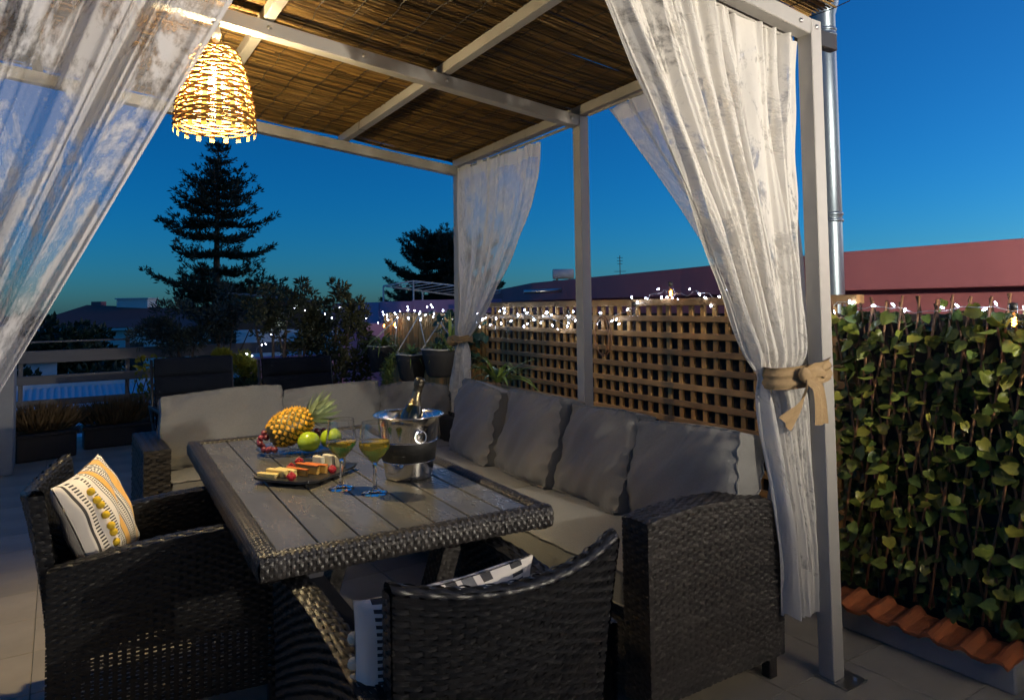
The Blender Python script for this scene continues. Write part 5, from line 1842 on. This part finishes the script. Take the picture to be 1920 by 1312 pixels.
# ================================================================== TERRACE EDGE
pil = thing('masonry_pillar', (-.50, 7.28, 0), 'rendered grey pillar at the left end of the railing', 'pillar')
MB().box(-.72, 7.04, .001, -.287, 7.5, 1.16, b=.008).build('shaft', M['concrete'], pil)
MB().box(-.75, 7.01, 1.162, -.257, 7.53, 1.21, b=.008).build('cap', M['concrete'], pil)
rlg = thing('railing', (1.0, 8.6, 0), 'weathered horizontal board railing along the far terrace edge', 'railing')
for (z0, z1, x0, x1) in ((1.005, 1.022, -.9, .66), (.80, .925, -.9, 2.75), (.585, .675, -.9, 1.2), (.365, .43, -.9, 1.3), (.06, .14, -.9, 1.3)):
    MB().box(x0, 8.60, z0, x1, 8.63, z1, b=.004).build('board', M['rail'], rlg)
for x in (-.30, .645, 1.6, 2.5):
    MB().box(x - .02, 8.632, -.2, x + .02, 8.67, 1.04 if x < 1 else .93, b=.003).build('post', M['rail'], rlg)
# steel leg of something that stands outside the picture
lg = thing('metal_stand', (-.30, 4.62, 0), 'slanted steel leg with black rubber foot at the far left', 'stand')
MB().tube([(-.27, 4.66, .02), (-.42, 4.80, .30), (-.55, 4.92, .55)], .011, 10).build('leg', M['steel_plain'], lg, smooth=True)
MB().lathe([(0, 0), (.016, 0), (.016, .03), (.012, .045), (0, .045)], 12, (-.268, 4.657, .002)).build('rubber_foot', M['wire'], lg, smooth=True)
MB().tube([(-.55, 4.92, .55), (-.72, 4.78, .30), (-.85, 4.66, .02)], .011, 10).build('leg', M['steel_plain'], lg, smooth=True)

# stainless flue beside the corner post
fx, fy = 3.035, 1.945
flu = thing('chimney_flue', (fx, fy, .2), 'dull stainless steel flue pipe rising behind the corner post', 'chimney')
def flue_seg(z0, z1, r, nm):
    MB().lathe([(r * .98, z0), (r, z0 + .002), (r, z1)], 40, (fx, fy, 0)).build(nm, M['flue'], flu, smooth=True)
flue_seg(-.2, 1.70, .052, 'pipe')
flue_seg(1.70, 2.58, .053, 'pipe')
flue_seg(2.58, 3.6, .0535, 'pipe')
for z in (1.69, 1.72, 2.565, 2.59):
    MB().lathe([(.053, z - .008), (.058, z - .005), (.058, z + .005), (.053, z + .008)], 40, (fx, fy, 0)).build('collar', M['flue'], flu, smooth=True)
MB().lathe([(.0535, 2.66), (.070, 2.72), (.074, 2.76), (.074, 3.5), (0, 3.52)], 40, (fx, fy, 0)).build('sleeve', M['flue'], flu, smooth=True)

# ================================================================== NEIGHBOURS
def wallseg(name, pts, z0, z1, th, mat_, label, cat, cap=None):
    t = thing(name, (pts[0][0], pts[0][1], z0), label, cat)
    for (a, b_) in zip(pts[:-1], pts[1:]):
        MB().bar((a[0], a[1], (z0 + z1) / 2), (b_[0], b_[1], (z0 + z1) / 2), th, z1 - z0, b=.004).build('parapet', mat_, t)
        if cap:
            MB().bar((a[0], a[1], z1 + .012), (b_[0], b_[1], z1 + .012), th + .03, .02).build('coping', cap, t)
    return t
np_ = wallseg('pink_building', [(4.5, -2.0), (4.5, 2.86), (5.05, 4.75), (5.95, 8.55), (8.3, 13.6)], 1.385, 1.645, .12, M['pinkwall'], 'long pink parapet of the building behind the fence', 'building')
for (a, b_) in zip([(4.62, -2.0), (4.62, 2.9), (5.18, 4.75), (6.1, 8.55)], [(4.62, 2.86), (5.14, 4.7), (6.06, 8.5), (8.4, 13.6)]):
    MB().bar((a[0] + .03, a[1], -2.25), (b_[0] + .03, b_[1], -2.25), .1, 7.5).build('wall', M['pinkwall'], np_)
MB().tube([(5.0, 7.45, 1.487), (5.45, 7.25, 1.50)], .028, 12).build('vent_pipe', M['steel_plain'], np_, smooth=True)
# solar water heater and aerial on its roof
sh = thing('solar_heater', (7.25, 9.6, 1.5), 'solar water heater tank on the pink building roof', 'water heater')
hx = unit((.86, -.5, 0))
MB().tube([arr(7.25, 9.6, 1.84) - hx * .17, arr(7.25, 9.6, 1.84) + hx * .17], .085, 20).build('tank', M['whitemetal'], sh, smooth=True)
MB().tube([arr(7.25, 9.6, 1.84) + hx * .17, arr(7.25, 9.6, 1.84) + hx * .18], .082, 20).build('end_cap', M['white'], sh, smooth=True)
for s in (-.12, .12, .32):
    MB().bar(arr(7.25, 9.6, 1.78) + hx * s * .9, arr(7.25, 9.6, 1.5) + hx * (s + .05), .03, .03).build('leg', M['wire'], sh)
MB().bar(arr(7.2, 9.55, 1.72) - hx * .15, arr(7.2, 9.55, 1.68) + hx * .42, .3, .03).build('collector', M['wire'], sh)
an = thing('aerial', (8.06, 9.06, 1.5), 'thin television aerial on the pink building roof', 'aerial')
MB().tube([(8.06, 9.06, 1.5), (8.06, 9.06, 2.14)], .007, 6).build('mast', M['wire'], an)
for z, w_ in ((2.10, .05), (2.05, .05), (2.0, .045), (1.87, .10)):
    MB().tube([arr(8.06, 9.06, z) - hx * w_, arr(8.06, 9.06, z) + hx * w_], .004, 5).build('rod', M['wire'], an)
# pale pink block with a white canopy frame
pb = thing('pink_block', (6.3, 12.9, 0), 'pale pink rooftop block with a white framed canopy on it', 'building')
MB().box(5.38, 13.2, GZ, 6.2, 16.0, 1.42).build('wall', M['pinklight'], pb)
MB().bar((5.95, 12.85, -2.27), (8.2, 11.5, -2.27), .2, 7.44).build('wall', M['pinklight'], pb)
MB().bar((5.40, 13.15, -2.28), (5.95, 12.82, -2.28), .18, 7.42).build('wall', M['pinklight'], pb)
cv = thing('roof_canopy', (6.5, 13.0, 1.4), 'white metal canopy with slatted panels above the pale pink block', 'canopy')
c1, c2, c3, c4 = arr(5.46, 13.15, 1.74), arr(5.96, 12.82, 1.83), arr(7.6, 11.9, 1.60), arr(7.1, 12.6, 1.50)
for (a, b_) in ((c1, c2), (c2, c3), (c3, c4), (c4, c1)):
    MB().bar(a, b_, .035, .03).build('frame', M['whitemetal'], cv)
for q in np.linspace(.1, .9, 8):
    MB().bar(c1 + (c4 - c1) * q, c2 + (c3 - c2) * q, .10, .012).build('slat', M['whitemetal'], cv)
for p in (c1, c2, c2 + (c3 - c2) * .5, c3, c1 + (c4 - c1) * .45):
    MB().bar((p[0], p[1], 1.40), p, .025, .025, up=(1, 0, 0)).build('leg', M['whitemetal'], cv)

# pink and white walls seen through the shrubs
MB().box(2.0, 9.1, GZ, 3.75, 9.3, .715)
pw2 = thing('pink_garden_wall', (2.9, 9.2, 0), 'lilac pink wall seen through the tall shrubs', 'wall')
MB().box(1.98, 9.10, GZ, 3.2, 9.3, .715).build('panel', M['pinklight'], pw2)
MB().box(3.203, 9.08, GZ, 4.6, 9.3, 1.10).build('panel', M['pinklight'], pw2)
ww = thing('white_building', (3.4, 13.4, 0), 'white flat-roofed building beyond the crossed trunks', 'building')
MB().bar((2.84, 13.7, -2.57), (4.6, 12.6, -2.57), .3, 6.88).build('wall', M['white'], ww)
MB().bar((2.84, 13.86, .90), (4.6, 12.76, .90), .4, .05).build('roof_edge', M['white'], ww)
gs = thing('grey_shed', (4.0, 16, 0), 'dark shed with sloping roof behind the crossed trunks', 'shed')
MB().bar((3.4, 16.5, -2.3), (4.9, 15.6, -2.3), .3, 7.6).build('wall', M['bark'], gs)
MB().obox((4.2, 16.0, 1.56), (1, -.6, -.12), (.6, 1, 0), (0, 0, 1), 1.0, .5, .02).build('roof', M['rail'], gs)

# low corrugated roof below the railing
cgr = thing('corrugated_roof', (.5, 12, 0), 'pale corrugated roof of the lower neighbour beyond the railing', 'roof')
xs = np.arange(-6, 6.0, .025)
P = np.stack([np.stack([xs, np.full_like(xs, yy), np.full_like(xs, zz) + .014 * np.sin(xs / .1 * 2 * np.pi)], 1) for yy, zz in ((9.6, -.80), (14.5, .02))])
m = MB().grid(P)
m.build('sheet', M['corrugated'], cgr, smooth=True)
MB().box(-6, 14.5, GZ, 6, 14.7, .10).build('wall', M['white'], cgr)

# red-roofed house
ho = thing('red_roof_house', (3.5, 44, GZ), 'far house with dark red roof, white walls and a white chimney block', 'house')
def P3(x, z, dist=1.0):
    return x, z
ex_ = unit((7.29, -4.64, 0))
ey_ = arr(-ex_[1], ex_[0], 0)
hb_ = arr(-1.5, 48.5, 0)
LNH = 12.5
def hp_(a, b_, z):
    return hb_ + ex_ * a + ey_ * b_ + arr(0, 0, z)
MB().add([hp_(0, 0, GZ), hp_(LNH, 0, GZ), hp_(LNH, 0, .40), hp_(0, 0, .40), hp_(0, 8, GZ), hp_(LNH, 8, GZ), hp_(LNH, 8, .40), hp_(0, 8, .40)], [(0, 1, 2, 3), (1, 5, 6, 2), (5, 4, 7, 6), (4, 0, 3, 7), (3, 2, 6, 7)]).build('wall', M['white'], ho)
MB().add([hp_(-.4, -.5, .42), hp_(LNH + .4, -.5, .36), hp_(LNH - 1.5, 3.8, 1.22), hp_(1.2, 3.8, 1.72), hp_(-.4, 8.5, .42), hp_(LNH + .4, 8.5, .36)], [(0, 1, 2, 3), (1, 5, 2), (5, 4, 3, 2), (4, 0, 3)]).build('roof', M['redroof'], ho)
MB().obox(hp_(LNH / 2, -.45, .30), ex_, ey_, (0, 0, 1), LNH / 2 + .4, .06, .06).build('gutter', M['white'], ho)
MB().obox(hp_(4.1, 4.2, 1.62), ex_, ey_, (0, 0, 1), .95, .6, .42).build('chimney_block', M['white'], ho)
MB().obox(hp_(4.1, 4.2, 2.07), ex_, ey_, (0, 0, 1), 1.03, .68, .04).build('chimney_cap', M['whitemetal'], ho)
MB().obox(hp_(1.7, 4.2, 1.72), ex_, ey_, (0, 0, 1), .3, .3, .2).build('small_chimney', M['pinkwall'], ho)
for k in range(5):
    w_ = MB().obox(hp_(1.6 + k * 2.3, -.01, -1.2), ex_, ey_, (0, 0, 1), .5, .04, .7).build('window', M['wire'], ho)
# low pale houses glimpsed below
lh = thing('low_white_house', (-.6, 24.5, GZ), 'small white house wall glimpsed through the railing', 'house')
MB().box(-1.2, 24.2, GZ, .02, 25.5, -.12).build('wall', M['corrugated'], lh)
MB().add([(-1.3, 24.0, -.12), (.12, 24.0, -.12), (.12, 25.6, .12), (-1.3, 25.6, .12)], [(0, 1, 2, 3)]).build('roof', M['corrugated'], lh)
MB().box(-.5, 24.15, -1.4, -.25, 24.199, -.9).build('window', M['wire'], lh)

# ================================================================== TREES
def norfolk(base, zt, label, prof, levels, seed, lean=(0, 0), dens=1.0):
    """Tiered pine: whorls of near-horizontal limbs carrying upswept needle tufts."""
    rg = np.random.default_rng(seed)
    t = thing('norfolk_pine', (base[0], base[1], GZ), label, 'pine tree', 'tiered pines beyond the terrace')
    b_ = arr(base[0], base[1], GZ)
    tp = arr(base[0] + lean[0], base[1] + lean[1], zt)
    MB().tube([b_ + (tp - b_) * q for q in np.linspace(0, 1, 8)], [.30 * (1 - q) + .02 for q in np.linspace(0, 1, 8)], 10).build('trunk', M['bark'], t, smooth=True)
    limbs = MB()
    P, D, L_ = [], [], []
    for (h, rad) in levels:
        h = h + rg.normal(0, .07)
        c = b_ + (tp - b_) * ((h - GZ) / (zt - GZ))
        nb = 7 if rad > .8 else 5
        a0 = rg.uniform(0, 6)
        for k in range(nb):
            a = a0 + 2 * math.pi * k / nb + rg.normal(0, .15)
            r = rad * rg.uniform(.50, 1.10)
            d = arr(math.cos(a), math.sin(a), 0)
            n = max(4, int(r / .13))
            qs = np.linspace(.02, 1, n)
            zz = .06 * rad * qs - .34 * rad * qs * (1 - qs) + .12 * rad * qs ** 3 + rg.normal(0, .06) + rg.normal(0, .10) * rad * qs
            pts = np.array([c + d * r * q + arr(0, 0, z) for q, z in zip(qs, zz)])
            limbs.tube(pts, np.linspace(.035, .012, n), 5)
            for i in range(1, n):
                q = qs[i]
                sd = arr(-d[1], d[0], 0)
                wide = .30 * r * (1 - .80 * q) * min(1, q * 3 + .15) + .05
                m_ = max(1, int(1.9 * dens * (wide / .2 + .5)))
                for _ in range(m_):
                    s_ = rg.uniform(-1, 1) * wide
                    if q < .12 and rg.random() < .5:
                        continue
                    P.append(pts[i] + sd * s_ + d * rg.normal(0, .06) + arr(0, 0, rg.normal(.02, .04)))
                    D.append(d * .7 + sd * np.sign(s_) * .5 + arr(0, 0, .5))
    P, D = np.array(P), np.array(D)
    K = 7
    PP = np.repeat(P, K, 0) + rg.normal(0, .035, (len(P) * K, 3))
    DD = np.repeat(D, K, 0) + rg.normal(0, .55, (len(P) * K, 3)) + arr(0, 0, .15)
    limbs.build('limbs', M['bark'], t, smooth=True)
    MB().blades(PP, DD, rg.uniform(.14, .27, len(PP)), .055).build('crown', M['pinetree'], t, props=STUFF)
    return t
lv = []
h = 8.25
prof_h = [8.5, 8.0, 7.3, 6.8, 6.1, 5.4, 4.6, 3.8, 3.2, 2.6, 2.0, 1.4, 0.6, -.5]
prof_r = [.15, .50, .80, 1.55, 2.1, 2.2, 2.2, 2.3, 2.4, 2.8, 3.2, 2.9, 2.6, 2.3]
while h > .1:
    lv.append((h, float(np.interp(-h, [-x for x in prof_h], prof_r))))
    h -= .26 if h > 7 else (.50 if h > 5 else .62)
norfolk((5.62, 31.95), 8.55, 'tall tiered pine silhouetted under the hanging lamp', None, lv, 91, (.08, -.2))
lv = []
h = 6.0
while h > .2:
    r = float(np.interp(-h, [-6.3, -5.8, -5, -4, -3, -1.8, -.5], [.9, 2.2, 3.3, 3.7, 4.0, 4.3, 4.0]))
    lv.append((h, r))
    h -= .42
norfolk((20.6, 40.1), 6.3, 'round-topped pine half hidden by the far curtain', None, lv, 92, (0, 0), 1.5)

def broadtree(base, els, label, seed, n, L=.26, W_=.15, mat_='darktree'):
    t = thing('broadleaf_tree', (base[0], base[1], GZ), label, 'tree', 'dark trees below the terrace')
    bushcloud(n, els, L, W_, seed, .3).build('crown', M[mat_], t, props=STUFF)
    MB().tube([(base[0], base[1], GZ), (base[0] + .1, base[1], els[0][0][2])], [.25, .1], 8).build('trunk', M['bark'], t, smooth=True)
rg9 = np.random.default_rng(17)
def clump(c, r, k, spread):
    return [((c[0] + rg9.normal(0, r[0] * spread), c[1] + rg9.normal(0, r[1] * spread), c[2] + rg9.normal(0, r[2] * spread)), (r[0] * .45, r[1] * .45, r[2] * .45), 1 / k) for _ in range(k)]
broadtree((.4, 29.0), clump((.35, 29.0, -.15), (1.9, 1.6, 1.15), 16, .42), 'dark dome-shaped tree in front of the red-roofed house', 93, 5200)
broadtree((4.3, 20.5), clump((4.35, 20.5, .45), (.95, .9, .75), 12, .45), 'dark tree at the foot of the tall pine', 94, 3600, .2, .11)
broadtree((5.6, 22.0), clump((5.9, 22.0, .75), (1.1, .9, .8), 12, .45), 'dark bushy tree right of the tall pine trunk', 95, 3600, .2, .11)
broadtree((1.1, 19.0), clump((1.0, 19.0, -1.1), (1.7, 1.2, .95), 16, .5), 'dark shrubbery seen through the railing boards', 96, 4200, .2, .12)
broadtree((-1.6, 17.0), clump((-1.25, 17.0, -.9), (.8, .8, .9), 10, .5), 'dark tree behind the pillar, left of the railing', 97, 2400, .18, .11)
